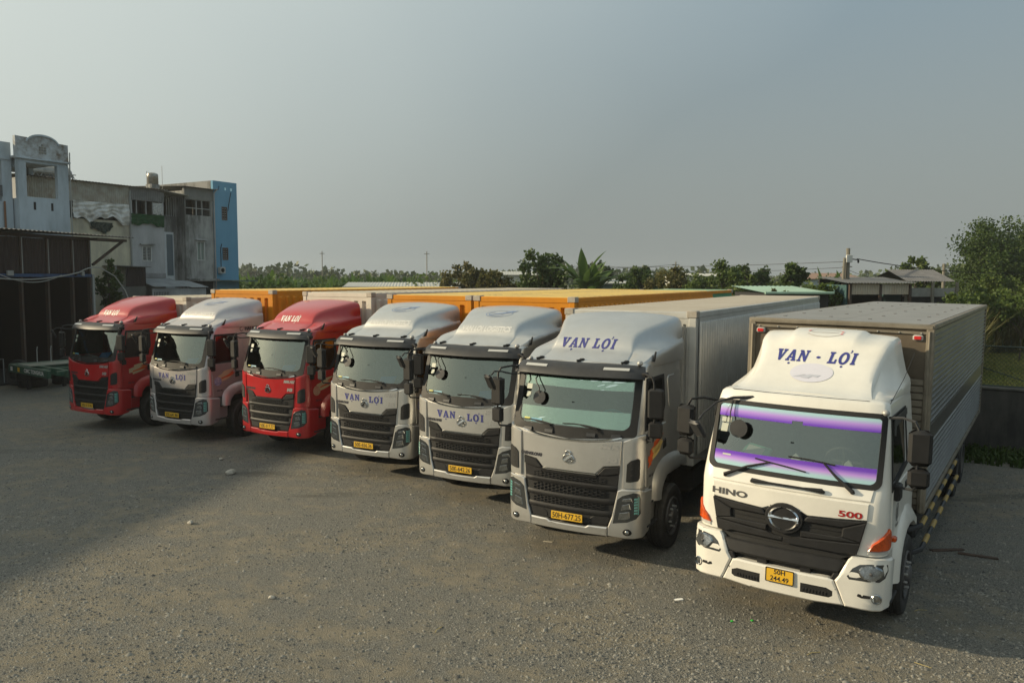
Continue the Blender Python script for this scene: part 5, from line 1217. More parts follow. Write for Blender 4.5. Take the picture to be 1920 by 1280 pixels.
# ------------------------------------------------------------------ pale blue tower house
PALEB = stain('pale_blue_plaster', (.50, .58, .64), (.33, .39, .43), .7)
PEEL = stain('peeling_plaster', (.50, .56, .60), (.17, .14, .11), 1.6, streak=False)
def frame_local(P, ang): return (P[0], P[1], 0), -R(ang)
def tower():
    p, rz = frame_local((-23.78, 43.0), 30)
    t = empty('tower_house', p, rz, 'pale blue tower house with arched parapet and open roof room behind the shed', 'house')
    b = B(); wall_holes(b, -2.5, .12, 0, 10.35, -.25, 0, [(-2.08, -.47, 8.40, 10.12)]); obj('front_wall', b, PALEB, t)
    b = B(); wall_holes(b, -2.25, -.25, 0, 10.3, 0, 3.6, []) ; 
    def side(y, holes): 
        q = B(); 
        for h0, h1, z0, z1 in holes: q.box(h0, h1, y - .12, y + .12, z0, z1)
        return q
    obj('side_wall', side(.0, [(-3.6, -.25, 0, 8.3), (-3.6, -3.3, 8.3, 10.3), (-.6, -.25, 8.3, 10.3)]), PALEB, t)
    obj('side_wall', side(-2.38, [(-3.6, -.25, 0, 8.3), (-3.6, -3.3, 8.3, 10.3), (-3.3, -.6, 9.9, 10.3)]), PALEB, t)
    q = B(); wall_holes(q, -2.26, -.12, 0, 10.3, -3.6, -3.4, [(-2.0, -.5, 8.45, 10.0)]); obj('back_wall', q, PALEB, t)
    obj('roof_slab', B().box(-3.75, .06, -2.62, .24, 10.30, 10.42, .02), PEEL, t)
    par = [(-2.56, 10.42), (-2.56, 11.42), (-2.2, 11.40), (-1.95, 11.40)] + [(-1.2 + .78*math.cos(R(a)), 11.17 + .40*math.sin(R(a))) for a in range(165, 10, -15)] + [(-.42, 11.30), (.15, 11.27), (.15, 10.42)]
    pa = obj('parapet', B().prism(par, -.22, .0, 'YZ'), PEEL, t)
    arc = [(-1.2 + .86*math.cos(R(a)), 11.15 + .48*math.sin(R(a))) for a in range(175, 0, -10)]; arci = [(-1.2 + .80*math.cos(R(a)), 11.13 + .41*math.sin(R(a))) for a in range(175, 0, -10)]
    obj('arch_moulding', B().loft([[(.06, *o), (.06, *i), (-.1, *i), (-.1, *o)] for o, i in zip(arc, arci)], caps=True), PALEB, pa)
    for i in range(3):
        for j in range(4):
            if j == 3 and i != 1: continue
            obj('ornament_tile', B().box(.0, .03, -1.38 + i*.13, -1.28 + i*.13, 10.65 + j*.13, 10.75 + j*.13, .008), mat('ornament_stone', (.26, .26, .24), .9, var=(4, .4)), pa)
    obj('ledge', B().box(-.05, .12, -2.62, .2, 10.28, 10.36, .02), PALEB, t)
    for y in (-1.72, -.82): obj('slot_shade', B().box(-.02, .006, y - .06, y + .06, 7.75, 8.15), DARKIN, t)  # dark panels on the solid wall, painted shade of two slots
    # left bay
    q = B(); wall_holes(q, -7.2, -2.56, 0, 11.08, -.75, -.45, [(-5.6, -3.05, 8.1, 10.15), (-5.0, -4.2, 6.9, 7.6)]); obj('bay_wall', q, PALEB, t)
    obj('bay_roof', B().box(-4, -.4, -7.2, -2.62, 10.2, 10.3), PALEB, t); obj('bay_inner', B().box(-2.6, -2.5, -7.2, -2.6, 0, 10.2), mat('bay_inner_grey', (.17, .19, .20), .9), t)
    obj('bay_rail', B().box(-.5, -.42, -5.6, -3.05, 8.35, 8.9), mat('bay_rail_grey', (.10, .11, .12), .8), t)
    obj('rusty_pipe', B().tube([(-.38, -3.0, 5.5), (-.38, -3.0, 8.1)], .05, 6), mat('rust_orange', (.22, .10, .05), .8), t)
    obj('drain_pipe', B().tube([(.05, .18, 6), (.05, .18, 10.2), (.05, .2, 10.9)], .03, 6), STEELW, t)
tower()
def tower_tank():
    t = empty('water_tank', (-26.3, 45.3, 0), -R(30), 'lying steel water tank on a lattice stand seen through the tower opening', 'water tank')
    obj('tank', B().lathe([(.0001, -1.5), (.3, -1.45), (.42, -1.3), (.42, .9), (.3, 1.02), (.0001, 1.06)], (-1.3, 1.2, 10.35), 'Y', 18), mat('tank_steel', (.34, .32, .28), .35, .8, var=(3, .4)), t)
    obj('end_cap', B().lathe([(.0001, 1.09), (.26, 1.07), (.26, 1.04)], (-1.3, 1.2, 10.35), 'Y', 16), mat('tank_label_blue', (.05, .15, .38), .5), t)
    b = B()
    for z in (9.92, 10.3): b.tube([(-.9, -.6, z), (-.9, 2.4, z)], .03, 5)
    for k in range(7): y = -.6 + k*.43; b.tube([(-.9, y, 9.92), (-.9, y + .21, 10.3), (-.9, y + .43, 9.92)], .022, 5)
    for y in (-.4, 2.2): b.tube([(-.9, y, 0), (-.9, y, 10.3)], .05, 5); b.tube([(-1.7, y, 0), (-1.7, y, 10.3)], .05, 5)
    obj('stand', b, STEELW, t)
tower_tank()

# ------------------------------------------------------------------ the row of houses behind
PR_, RZ = (-25.66, 46.0), -R(30)
CREAMW = stain('cream_plaster', (.62, .57, .42), (.36, .33, .26), .8); GREYW = stain('grey_plaster', (.46, .465, .47), (.29, .29, .295), .6); GREYD = stain('dark_concrete', (.40, .40, .385), (.12, .118, .11), 1.1)
BLUEW = stain('blue_plaster', (.16, .36, .52), (.13, .31, .46), .5)
def window(t, y0, y1, z0, z1, bars=2, fr=WINW, glass_=WINGL, depth=.10, louv=0):
    w = obj('window', B().box(-depth - .02, -depth, y0, y1, z0, z1), glass_, t); f = .05
    b = B().box(-depth, .02, y0, y0 + f, z0, z1).box(-depth, .02, y1 - f, y1, z0, z1).box(-depth, .02, y0 + f, y1 - f, z0, z0 + f).box(-depth, .02, y0 + f, y1 - f, z1 - f, z1)
    for k in range(1, bars): y = y0 + (y1 - y0)*k/bars; b.box(-depth, .01, y - .02, y + .02, z0 + f, z1 - f)
    obj('frame', b, fr, w)
    for k in range(louv):
        z = z0 + f + (z1 - z0 - 2*f)*(k + .5)/louv; obj('louvre', B().box(-.07, -.03, y0 + f, y1 - f, z - .025, z + .02), mat('louvre_grey', (.35, .35, .34), .5), w)
    return w
def row():
    # cream house with the torn silver sheet
    t = empty('cream_house', (*PR_, 0), RZ, 'cream stained house with torn silver tarpaulin under a corrugated top storey', 'house')
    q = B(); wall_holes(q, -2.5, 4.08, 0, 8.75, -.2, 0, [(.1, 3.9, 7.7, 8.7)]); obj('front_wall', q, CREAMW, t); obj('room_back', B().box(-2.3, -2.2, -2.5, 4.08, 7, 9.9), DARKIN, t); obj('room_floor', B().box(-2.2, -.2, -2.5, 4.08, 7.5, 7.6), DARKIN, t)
    q = B(); corr_sheet(q, (.05, -2.4, 8.68), (0, 1, 0), (0, 0, 1), 6.5, 1.15, .13, .03, (1, 0, 0)); obj('top_sheet', q, ZINCL, t)
    [obj('side_wall', B().box(-8, -.2, y, y + .2, 0, 9.7), GREYW, t) for y in (3.85, -2.5)]
    q = B(); corr_sheet(q, (.3, -2.6, 9.86), (0, 1, 0), Vector((-8.2, 0, .45)).normalized(), 6.75, 8.2, .2, .04, (0, 0, 1)); obj('roof', q, ZINC, t)
    # grey house with loggia
    t = empty('grey_house', (*PR_, 0), RZ, 'grey plaster house with dark loggia, green netting and a white louvred window', 'house')
    q = B(); wall_holes(q, 4.1, 6.52, 0, 9.1, -.2, 0, [(4.3, 6.42, 8.22, 9.06), (4.88, 5.55, 5.29, 6.24)]); obj('front_wall', q, GREYW, t)
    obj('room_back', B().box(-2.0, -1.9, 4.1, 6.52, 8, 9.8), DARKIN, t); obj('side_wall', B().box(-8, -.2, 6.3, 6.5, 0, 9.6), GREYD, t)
    q = B(); corr_sheet(q, (.06, 4.12, 9.06), (0, 1, 0), (0, 0, 1), 2.42, .78, .13, .02, (1, 0, 0)); obj('top_sheet', q, mat('grey_fascia', (.17, .17, .165), .7, var=(2, .3)), t)
    q = B(); corr_sheet(q, (.3, 4.0, 9.86), (0, 1, 0), Vector((-8.2, 0, .45)).normalized(), 2.65, 8.2, .2, .04, (0, 0, 1)); obj('roof', q, ZINC, t)
    for y in (4.62, 5.28, 5.75): obj('loggia_post', B().box(-.1, -.02, y - .03, y + .03, 8.22, 9.06), STEELW, t)
    window(t, 4.88, 5.55, 5.29, 6.24, 2, louv=9); obj('window_hood', B().box(0, .18, 4.72, 5.72, 6.32, 6.40), GREYD, t); obj('drain_pipe', B().tube([(.08, 4.12, 3.5), (.08, 4.12, 9.6)], .05, 6), STEELW, t)
    obj('base_band', B().box(.002, .04, 4.1, 6.52, 4.25, 4.55), stain('base_band_grey', (.30, .30, .31), (.2, .2, .2)), t)
    # narrow recessed house
    t = empty('recessed_house', (*PR_, 0), RZ, 'narrow recessed dark house with white sheet panel between two grey houses', 'house')
    q = B(); wall_holes(q, 6.55, 8.08, 0, 9.6, -1.0, -.8, [(6.75, 7.9, 8.35, 9.5)]); obj('front_wall', q, GREYD, t); obj('room_back', B().box(-3, -2.9, 6.55, 8.08, 8, 9.6), DARKIN, t)
    for k in range(5): obj('slat', B().box(-.82, -.78, 7.3 + k*.17, 7.36 + k*.17, 8.3, 9.55), STEELW, t)
    obj('sheet_panel', B().box(-.78, -.70, 6.58, 7.72, 3.2, 7.25), mat('white_sheet_panel', (.62, .65, .67), .6, var=(1.5, .12)), t); obj('glass_strip', B().box(-.70, -.68, 7.18, 7.64, 4.4, 7.1), mat('blue_grey_glass', (.10, .14, .17), .25), t)
    q = B(); corr_sheet(q, (.1, 6.2, 9.72), (0, 1, 0), Vector((-5, 0, .55)).normalized(), 2.2, 5, .2, .04, (0, 0, 1)); obj('roof', q, ZINCL, t)
    obj('awning', B().prism([(6.4, 9.78), (6.4, 9.82), (8.3, 9.66), (8.3, 9.62)], -.8, .25, 'YZ'), ZINCL, t)
    # concrete house
    t = empty('concrete_house', (*PR_, 0), RZ, 'stained concrete house with three dark bay openings beside the blue house', 'house')
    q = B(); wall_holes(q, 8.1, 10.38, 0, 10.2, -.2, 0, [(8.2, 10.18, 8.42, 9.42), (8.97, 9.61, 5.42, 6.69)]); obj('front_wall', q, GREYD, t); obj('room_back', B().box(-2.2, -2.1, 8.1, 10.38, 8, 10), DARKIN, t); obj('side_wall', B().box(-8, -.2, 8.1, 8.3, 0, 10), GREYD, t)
    for y in (9.05, 9.5): obj('loggia_post', B().box(-.12, -.02, y - .03, y + .03, 8.42, 9.42), STEELW, t)
    obj('rail', B().box(-.1, -.04, 8.2, 10.18, 8.86, 8.91), STEELW, t); window(t, 8.97, 9.61, 5.42, 6.69, 2, glass_=mat('pale_window_glass', (.26, .31, .28), .3)); obj('window_hood', B().box(0, .18, 8.85, 9.72, 6.78, 6.86), GREYW, t)
    obj('top_sheet', B().box(.002, .05, 8.1, 10.38, 9.46, 10.2), mat('top_sheet_grey', (.25, .25, .235), .8, var=(1.3, .5, (.12, .115, .105))), t)
    q = B(); corr_sheet(q, (.35, 7.9, 10.24), (0, 1, 0), Vector((-6, 0, .3)).normalized(), 2.7, 6, .2, .04, (0, 0, 1)); obj('roof', q, ZINC, t)
    obj('lower_ledge', B().box(0, .5, 8.1, 10.38, 4.05, 4.2), GREYD, t); obj('room_shade', B().box(.002, .03, 8.3, 10.2, 2.6, 4.0), DARKIN, t); obj('drain_pipe', B().tube([(.1, 10.40, 3.5), (.1, 10.40, 10.0), (.2, 10.6, 10.3)], .05, 6), GREYW, t)  # dark sheet over the solid wall paints the shade of a lower room
    # blue house
    t = empty('blue_house', (*PR_, 0), RZ, 'tall blue plastered house at the end of the row', 'house')
    q = B(); wall_holes(q, 10.42, 12.45, 0, 10.88, -.2, 0, [(11.1, 11.58, 8.24, 9.16), (11.08, 11.57, 5.49, 6.35), (10.85, 10.97, 10.3, 10.55), (11.4, 11.52, 10.3, 10.55), (11.9, 12.02, 10.3, 10.55)]); obj('front_wall', q, BLUEW, t)
    obj('side_wall', B().box(-11, -.2, 12.25, 12.45, 0, 10.85), BLUEW, t); obj('side_wall', B().box(-14, -.2, 10.42, 10.62, 0, 10.88), stain('blackened_plaster', (.26, .26, .255), (.07, .068, .062), 1.8), t); obj('roof_slab', B().box(-11, -.2, 10.62, 12.25, 10.0, 10.1), GREYW, t)
    for z0, z1 in ((8.24, 9.16), (5.49, 6.35)): window(t, 11.1, 11.57, z0, z1, 2, fr=mat('brown_frame', (.12, .09, .08), .6), louv=5)
    ac = obj('air_conditioner', B().box(.02, .32, 10.62, 11.05, 4.55, 5.0, .02), mat('ac_white', (.42, .42, .40), .6), t); obj('fan_grille', B().lathe([(.15, .325), (.15, .33), (.0001, .33)], (0, 10.80, 4.78), 'X', 14), BLACK, ac)
    obj('conduit', B().tube([(.05, 10.9, 5.0), (.05, 10.9, 6.3), (.05, 11.0, 6.6)], .025, 5), BLACK, t); obj('conduit', B().tube(sag((.05, 11.9, 10.2), (.05, 11.6, 8.9), -.05, 6), .02, 4), BLACK, t)
    obj('awning', B().box(0, 1.6, 10.5, 12.7, 4.02, 4.10), mat('green_awning', (.10, .15, .13), .7), t)
    # low lean-to roofs in front of the row
    t = empty('lean_to', (*PR_, 0), RZ, 'low grey sheet lean-to roof in front of the grey houses', 'lean-to')
    q = B(); corr_sheet(q, (2.2, 4.1, 3.72), (0, 1, 0), Vector((-2.1, 0, .5)).normalized(), 2.6, 2.15, .16, .02, (0, 0, 1)); obj('roof', q, mat('lean_to_sheet', (.24, .26, .275), .65, var=(1.5, .3)), t)
    obj('front_wall', B().box(1.9, 2.0, 4.1, 8.0, 0, 3.6), GREYW, t); q = B(); corr_sheet(q, (2.2, 6.72, 3.66), (0, 1, 0), Vector((-2.1, 0, .42)).normalized(), 1.35, 2.15, .16, .02, (0, 0, 1)); obj('roof', q, mat('lean_to_pale', (.30, .32, .33), .65, var=(1.5, .3)), t)
    window(empty('grille_window', (0, 0, 0)), 0, 0, 0, 0) if 0 else None
    for k in range(10): obj('window_bar', B().box(2.01, 2.03, 4.2 + k*.11, 4.22 + k*.11, 2.8, 3.4), BLACK, t)
    t = empty('brown_hut', (*PR_, 0), RZ, 'small hut with dark red brown cladding below the cream house', 'hut')
    q = B(); corr_sheet(q, (1.4, 2.75, 3.75), (0, 1, 0), (0, 0, 1), 1.35, 1.15, .14, .03, (1, 0, 0)); obj('cladding', q, SHEETD, t); obj('roof', B().prism([(2.2, 4.95), (2.2, 4.99), (4.3, 4.93), (4.3, 4.89)], -.2, 1.7, 'YZ'), ZINC, t); obj('wall', B().box(1.2, 1.38, 1.6, 4.12, 0, 3.75), stain('hut_wall_grey', (.17, .165, .15), (.10, .1, .09)), t); obj('opening', B().box(1.385, 1.40, 3.0, 3.4, 2.4, 3.0), DARKIN, t)  # dark panel on the wall face paints the shade in an opening
    obj('post', B().tube([(1.45, 2.1, 0), (1.45, 2.1, 4.95)], .04, 6), STEELW, t)
row()
def cloth(name, label, cat, m, y0, y1, zt, zb, x, amp, seed, ragged=.25, nz_=14, ny=40, swag=0.):
    rs = random.Random(seed); b = B(); rows = []
    for j in range(nz_ + 1):
        r = []
        for i in range(ny + 1):
            u, v = i/ny, j/nz_; bot = zb + ragged*(math.sin(u*9 + seed) * .5 + math.sin(u*23 + 2*seed)*.3 + math.sin(u*4.1)*.4)
            z = zt + (bot - zt)*v - swag*math.sin(u*math.pi)*v
            r.append((x + amp*(math.sin(u*31 + 3*math.sin(v*3)) * .5 + math.sin(u*17 + v*5 + seed)*.5)*(.2 + v) + .02*math.sin(v*25 + u*13), y0 + (y1 - y0)*u, z))
        rows.append(r)
    b.loft(rows, closed=False)
    o = obj(name, b.mesh(name, m, 80, True), m); o.location = (*PR_, 0); o.rotation_euler = (0, 0, RZ); return tag(o, label, cat)
cloth('silver_tarpaulin', 'crumpled silver tarpaulin hanging across the cream house front', 'tarpaulin', mat('silver_tarp', (.62, .61, .575), .45, .35, var=(3, .4)), .45, 4.0, 8.72, 7.65, .14, .09, 2, .35)
cloth('torn_net', 'dark green torn net hanging below the silver tarpaulin', 'net', mat('dark_net', (.03, .045, .035), .9), 1.5, 2.9, 7.55, 7.25, .10, .08, 5, .12, swag=.35)
cloth('green_netting', 'dark green shade net hung below the loggia of the grey house', 'net', mat('green_net', (.012, .07, .02), .9, var=(4, .4)), 4.12, 6.45, 8.22, 7.55, .12, .05, 3, .12)
cloth('white_cloth', 'white cloth hanging in the loggia above the green netting', 'cloth', mat('white_cloth', (.5, .5, .48), .9), 5.72, 6.42, 9.0, 8.25, .02, .04, 7, .06)
def roof_tank(y, x, label):
    t = empty('roof_tank', (*PR_, 0), RZ, label, 'water tank')
    obj('tank', B().lathe([(.0001, 10.35), (.33, 10.36), (.36, 10.42), (.35, 10.7), (.36, 10.72), (.35, 10.98), (.33, 11.02), (.2, 11.09), (.0001, 11.12)], (x, y, 0), 'Z', 20), mat('tank_steel', (.34, .32, .28), .35, .8, var=(3, .4)), t)
    obj('stand', B().box(x - .3, x + .3, y - .3, y + .3, 9.9, 10.35), GREYD, t); obj('vent_pipe', B().tube([(x, y - .40, 9.9), (x, y - .40, 11.15)], .02, 5), STEELW, t)
roof_tank(6.95, -1.6, 'steel water tank on the roof beside the blue house')
b = B().tube([(0, 0, 0), (0, 0, 1.7)], .016, 5); o = obj('antenna_rod', b, STEELW); o.location = Matrix.Translation((*PR_, 0)) @ Matrix.Rotation(RZ, 4, 'Z') @ Vector((-1.7, 7.75, 9.95)); tag(o, 'thin antenna rod on the roof near the steel tank', 'antenna')
# ------------------------------------------------------------------ vegetation
def leaf_mat(name, c1, c2, trans=.35):
    if name in MATS: return MATS[name]
    m = bpy.data.materials.new(name); m.use_nodes = True; t = m.node_tree; n = t.nodes; l = t.links.new; n.clear()
    g_ = n.new('ShaderNodeNewGeometry'); tc_ = n.new('ShaderNodeTexCoord'); q = n.new('ShaderNodeTexNoise'); q.inputs['Scale'].default_value = .9; q.inputs['Detail'].default_value = 3; l(tc_.outputs['Object'], q.inputs['Vector'])
    ad = n.new('ShaderNodeMath'); ad.operation = 'MULTIPLY_ADD'; ad.inputs[1].default_value = .5; l(g_.outputs['Random Per Island'], ad.inputs[0])
    r = n.new('ShaderNodeMapRange'); r.inputs[1].default_value = .35; r.inputs[2].default_value = .65; r.inputs[4].default_value = .5; l(q.outputs['Fac'], r.inputs[0]); l(r.outputs[0], ad.inputs[2])
    mx = n.new('ShaderNodeMix'); mx.data_type = 'RGBA'; mx.inputs[6].default_value = (*c1, 1); mx.inputs[7].default_value = (*c2, 1); l(ad.outputs[0], mx.inputs[0])
    d_ = n.new('ShaderNodeBsdfPrincipled'); d_.inputs['Roughness'].default_value = .55; d_.inputs['Specular IOR Level'].default_value = .3; tr = n.new('ShaderNodeBsdfTranslucent'); l(mx.outputs[2], d_.inputs['Base Color']); l(mx.outputs[2], tr.inputs['Color'])
    ms = n.new('ShaderNodeMixShader'); ms.inputs[0].default_value = trans; l(d_.outputs[0], ms.inputs[1]); l(tr.outputs[0], ms.inputs[2]); o = n.new('ShaderNodeOutputMaterial'); l(ms.outputs[0], o.inputs[0])
    MATS[name] = m; return m
LF_DARK = leaf_mat('leaf_dark', (.030, .060, .014), (.075, .115, .025)); LF_MID = leaf_mat('leaf_mid', (.045, .085, .018), (.11, .15, .03)); LF_OLIVE = leaf_mat('leaf_olive', (.06, .075, .02), (.15, .13, .04))
LF_BAN = leaf_mat('banana_leaf', (.045, .10, .022), (.11, .17, .04), .4); LF_DRY = leaf_mat('reed_leaf', (.10, .11, .035), (.26, .22, .09), .3); LF_FAR = leaf_mat('leaf_far', (.045, .075, .03), (.085, .11, .045), .2)
BARK = mat('bark', (.085, .065, .045), .9, var=(5, .4))
def leaves_mesh(C, s, rs, name, m, droop=0.):
    N = len(C); s = np.asarray(s)*np.ones(N)
    d1 = rs.randn(N, 3); d1[:, 2] -= droop; d1 /= np.linalg.norm(d1, axis=1)[:, None]; d2 = rs.randn(N, 3); d2 -= d1*(d1*d2).sum(1)[:, None]; d2 /= np.linalg.norm(d2, axis=1)[:, None]
    k = .42
    V = np.stack([C, C + d1*(s*.5)[:, None] + d2*(s*k)[:, None], C + d1*s[:, None], C + d1*(s*.5)[:, None] - d2*(s*k)[:, None]], 1).reshape(-1, 3)
    F = (np.arange(N)*4)[:, None] + np.array([[0, 1, 2, 3]])
    me = bpy.data.meshes.new(name); me.from_pydata(V.tolist(), [], F.tolist()); me.materials.append(m); return me
def tree(name, label, loc, h, rx, rz, zc, n, leaf, m, seed, group=None, clumps=60, lean=0., trunk_r=.12, cat='tree', droop=.2):
    """tapered trunk with limbs; crown of leaf clumps spread unevenly through the volume"""
    rs = np.random.RandomState(seed); t = empty(name, loc, 0, label, cat, group)
    cl = []
    while len(cl) < clumps:
        p = rs.uniform(-1, 1, 3); r = np.linalg.norm(p)
        if r > 1 or r < .35: continue
        a = math.atan2(p[1], p[0]); lob = .78 + .22*math.sin(3*a + seed) + .16*math.sin(5*a + 2*seed + 4*p[2])
        if r > lob: continue
        cl.append((p[0]*rx + lean*(p[2] + 1), p[1]*rx, zc + p[2]*rz))
    cl = np.array(cl); idx = rs.randint(0, clumps, n); cr = (.16 + .16*rs.rand(clumps))*min(rx, rz)
    off = rs.randn(n, 3).clip(-1.7, 1.7)*.48; C = cl[idx] + off*cr[idx][:, None]; C[:, 2] -= .15*cr[idx]*rs.rand(n)
    b = B(); top = Vector((lean, 0, zc + rz*.35)); pts = [Vector((0, 0, 0)), Vector((.05*rx, .03, zc*.35)), Vector((lean*.4, 0, zc*.75)), top]
    b.tube(pts, [trunk_r, trunk_r*.8, trunk_r*.55, trunk_r*.2], 7)
    for k in range(min(18, clumps)):
        q = Vector(cl[k]); s0 = pts[1].lerp(pts[2], .2 + .8*rs.rand()); mid_ = s0.lerp(q, .55) + Vector((0, 0, .1*rz)); b.tube([s0, mid_, q], [trunk_r*.38, trunk_r*.2, trunk_r*.06], 5)
    obj('trunk', b, BARK, t); obj('crown', leaves_mesh(C, leaf*(.7 + .6*rs.rand(n)), rs, 'crown', m, droop), m, t)
    return t
def ban_leaf_b(L_, w, bend, seed):
    rs = random.Random(seed); b = B(); n = 9; rows = []; x = z = 0; a = R(80 - bend*.2); 
    for i in range(n + 1):
        t_ = i/n; ww = w*math.sin(math.pi*min(1, .06 + t_*.97))**.7*(1 if t_ < .9 else .7); j = rs.uniform(.82, 1.08)
        rows.append([(x - .02*0, -ww*j, z - ww*.28), (x, 0, z), (x, ww*j, z - ww*.28)])
        x += L_/n*math.cos(a); z += L_/n*math.sin(a); a -= R(bend)/n
    b.loft(rows, closed=False); return b
def banana(loc, h, label, seed, n=9, L_=2.0, group='banana plants behind the containers', parts=True):
    rs = random.Random(seed); t = empty('banana_plant', loc, rs.uniform(0, 6), label, 'banana plant', group)
    obj('stem', B().tube([(0, 0, 0), (.03, 0, h*.5), (.05, .02, h)], [.16, .13, .08], 8), mat('banana_stem', (.12, .13, .05), .8, var=(4, .4)), t)
    for k in range(n):
        key = 'ban%d' % (k % 5)
        if key not in CACHE: CACHE[key] = ban_leaf_b(1., .10 + .015*(k % 3), (40, 75, 100, 60, 20)[k % 5], k).mesh('leaf', LF_BAN, 80)
        o = obj('leaf', CACHE[key], LF_BAN, t); o.location = (.05, .02, h - .05 + .03*k*.3); o.rotation_euler = (rs.uniform(-.1, .1), rs.uniform(-.35, .35), k*2.4 + rs.uniform(-.3, .3)); s_ = L_*rs.uniform(.75, 1.15); o.scale = (s_, s_, s_)
    return t
G1 = 'trees behind the containers'
tree('leafy_tree', 'dense leafy tree right beside the tall banana clump', (1.85, 48, 0), 6, 1.75, 1.75, 4.25, 5200, .20, LF_DARK, 3, G1, 60)
tree('leafy_tree', 'low round tree left of the dense leafy tree', (-1.1, 52, 0), 4.8, 1.6, 1.0, 3.9, 3000, .20, LF_OLIVE, 8, G1, 40)
tree('leafy_tree', 'olive tree with reddish tips behind the grey shed roof', (-3.6, 60, 0), 5, 2.1, 1.3, 4.1, 3200, .22, LF_OLIVE, 11, G1, 44)
tree('leafy_tree', 'bushy tree just above the green container end', (12.6, 48, 0), 5.8, 2.3, 1.55, 3.85, 5600, .18, LF_MID, 5, G1, 46)
tree('leafy_tree', 'dark round tree between the banana clump and the bushy tree', (8.6, 56, 0), 5, 1.6, 1.35, 3.7, 3000, .22, LF_DARK, 6, G1, 40)
tree('leafy_tree', 'tall narrow dark tree left of the concrete power poles', (15.9, 45, 0), 5.4, .95, 1.1, 4.3, 2200, .2, LF_DARK, 9, G1, 26)
tree('leafy_tree', 'small green tree at the foot of the power poles', (16.0, 41, 0), 4.5, 1.0, 1.0, 3.3, 2400, .18, LF_MID, 14, G1, 26)
tree('leafy_tree', 'hazy tree in the gap left of the bushy tree', (6.6, 64, 0), 5.2, 1.5, 1.3, 4.1, 2200, .25, LF_FAR, 15, G1, 30)
tree('leafy_tree', 'low tree behind the green roof near the poles', (14.0, 52, 0), 4.8, 1.4, 1.0, 3.6, 2200, .22, LF_MID, 21, G1, 30)
tree('leafy_tree', 'rounded tree just left of the bushy tree', (10.3, 52, 0), 5.2, 1.7, 1.25, 3.9, 3200, .2, LF_OLIVE, 51, G1, 36)
tree('leafy_tree', 'dark tree right beside the bushy tree', (16.2, 55, 0), 5.4, 1.9, 1.3, 3.9, 3200, .22, LF_DARK, 52, G1, 36)
tree('leafy_tree', 'pale green tree low behind the mint roofed shed', (15.4, 47, 0), 4.6, 1.3, 1.0, 3.3, 2400, .2, LF_MID, 53, G1, 30)
tree('leafy_tree', 'broad dark tree behind the grey walled shed', (11.0, 66, 0), 5.4, 2.4, 1.4, 3.9, 3200, .26, LF_DARK, 54, G1, 36)
tree('leafy_tree', 'leafy lower tree in front of the large spreading tree', (29.6, 46.5, 0), 5.0, 2.3, 1.7, 3.4, 9000, .14, LF_MID, 55, None, 70)
tree('leafy_tree', 'large spreading tree at the right edge above the reeds', (34.9, 54, 0), 8.6, 5.6, 3.4, 5.2, 52000, .16, LF_DARK, 4, None, 240, trunk_r=.28)
tree('leafy_tree', 'light green rounded tree behind the tiled hut roof', (29.4, 58, 0), 5.9, 2.2, 1.2, 4.6, 3400, .22, LF_MID, 12, None, 30)
tree('shrub', 'green shrub growing in front of the sheet metal hut', (19.9, 36.5, 0), 3.6, 1.3, .95, 2.7, 2600, .16, LF_MID, 31, None, 34, trunk_r=.05, cat='shrub')
tree('shrub', 'broad shrub under the large tree by the reeds', (25.6, 43.0, 0), 3.6, 1.8, 1.3, 2.6, 4200, .17, LF_MID, 33, None, 40, trunk_r=.05, cat='shrub')
tree('shrub', 'thin shrub growing over the green roof sheet', (13.3, 39.3, 0), 3.9, .7, .55, 3.3, 700, .15, LF_OLIVE, 35, None, 16, trunk_r=.04, cat='shrub')
tree('leafy_tree', 'dark tree half hidden behind the shed end', (-21.2, 42.0, 0), 5.2, .75, 1.3, 3.8, 1800, .16, LF_DARK, 17, None, 36)
for k, (x, y, h, n, L_, lab) in enumerate(((4.1, 46, 3.6, 17, 2.5, 'tallest banana plant of the clump beside the leafy tree'), (4.9, 46.8, 3.3, 14, 2.3, 'banana plant on the right side of the tall clump'), (6.7, 47.5, 2.7, 7, 1.5, 'small pale banana plant standing alone right of the clump'), (17.0, 43.5, 3.3, 9, 1.7, 'banana plant directly left of the power poles'), (18.4, 44.5, 3.3, 8, 1.5, 'banana plant directly behind the power poles'))):
    banana((x, y, 0), h, lab, 20 + k, n, L_)
# banana grove and far wood line: masses nobody could count
def mass(name, label, cat, gen, n, leaf, m, seed):
    rs = np.random.RandomState(seed); C = gen(rs, n); return tag(obj(name, leaves_mesh(C, leaf*(.6 + .8*rs.rand(n)), rs, name, m), m), label, cat, kind='stuff')
def grove():
    rs = random.Random(9); V, F = [], []
    bs = [ban_leaf_b(1., .15, bd_, i) for i, bd_ in enumerate((40, 70, 100, 55, 20))]
    for k in range(230):
        y = rs.uniform(70, 100); x = rs.uniform(-.36, -.02)*y; h = rs.uniform(2.0, 3.2) * (1 if x < -.1*y else .85); s0 = rs.uniform(1.3, 2.0)
        for j in range(7):
            q = bs[(j + k) % 5]; M_ = Matrix.Translation((x, y, h)) @ Matrix.Rotation(j*2.4 + k, 4, 'Z') @ Matrix.Rotation(rs.uniform(-.3, .3), 4, 'Y') @ Matrix.Scale(s0*rs.uniform(.7, 1.1), 4); n0 = len(V)
            V += [tuple(M_ @ Vector(v)) for v in q.v]; F += [tuple(i + n0 for i in f) for f in q.f]
    me = bpy.data.meshes.new('banana_grove'); me.from_pydata(V, [], F); me.materials.append(LF_BAN)
    tag(obj('banana_grove', me, LF_BAN), 'grove of banana plants on the plain behind the containers', 'banana grove', kind='stuff')
grove()
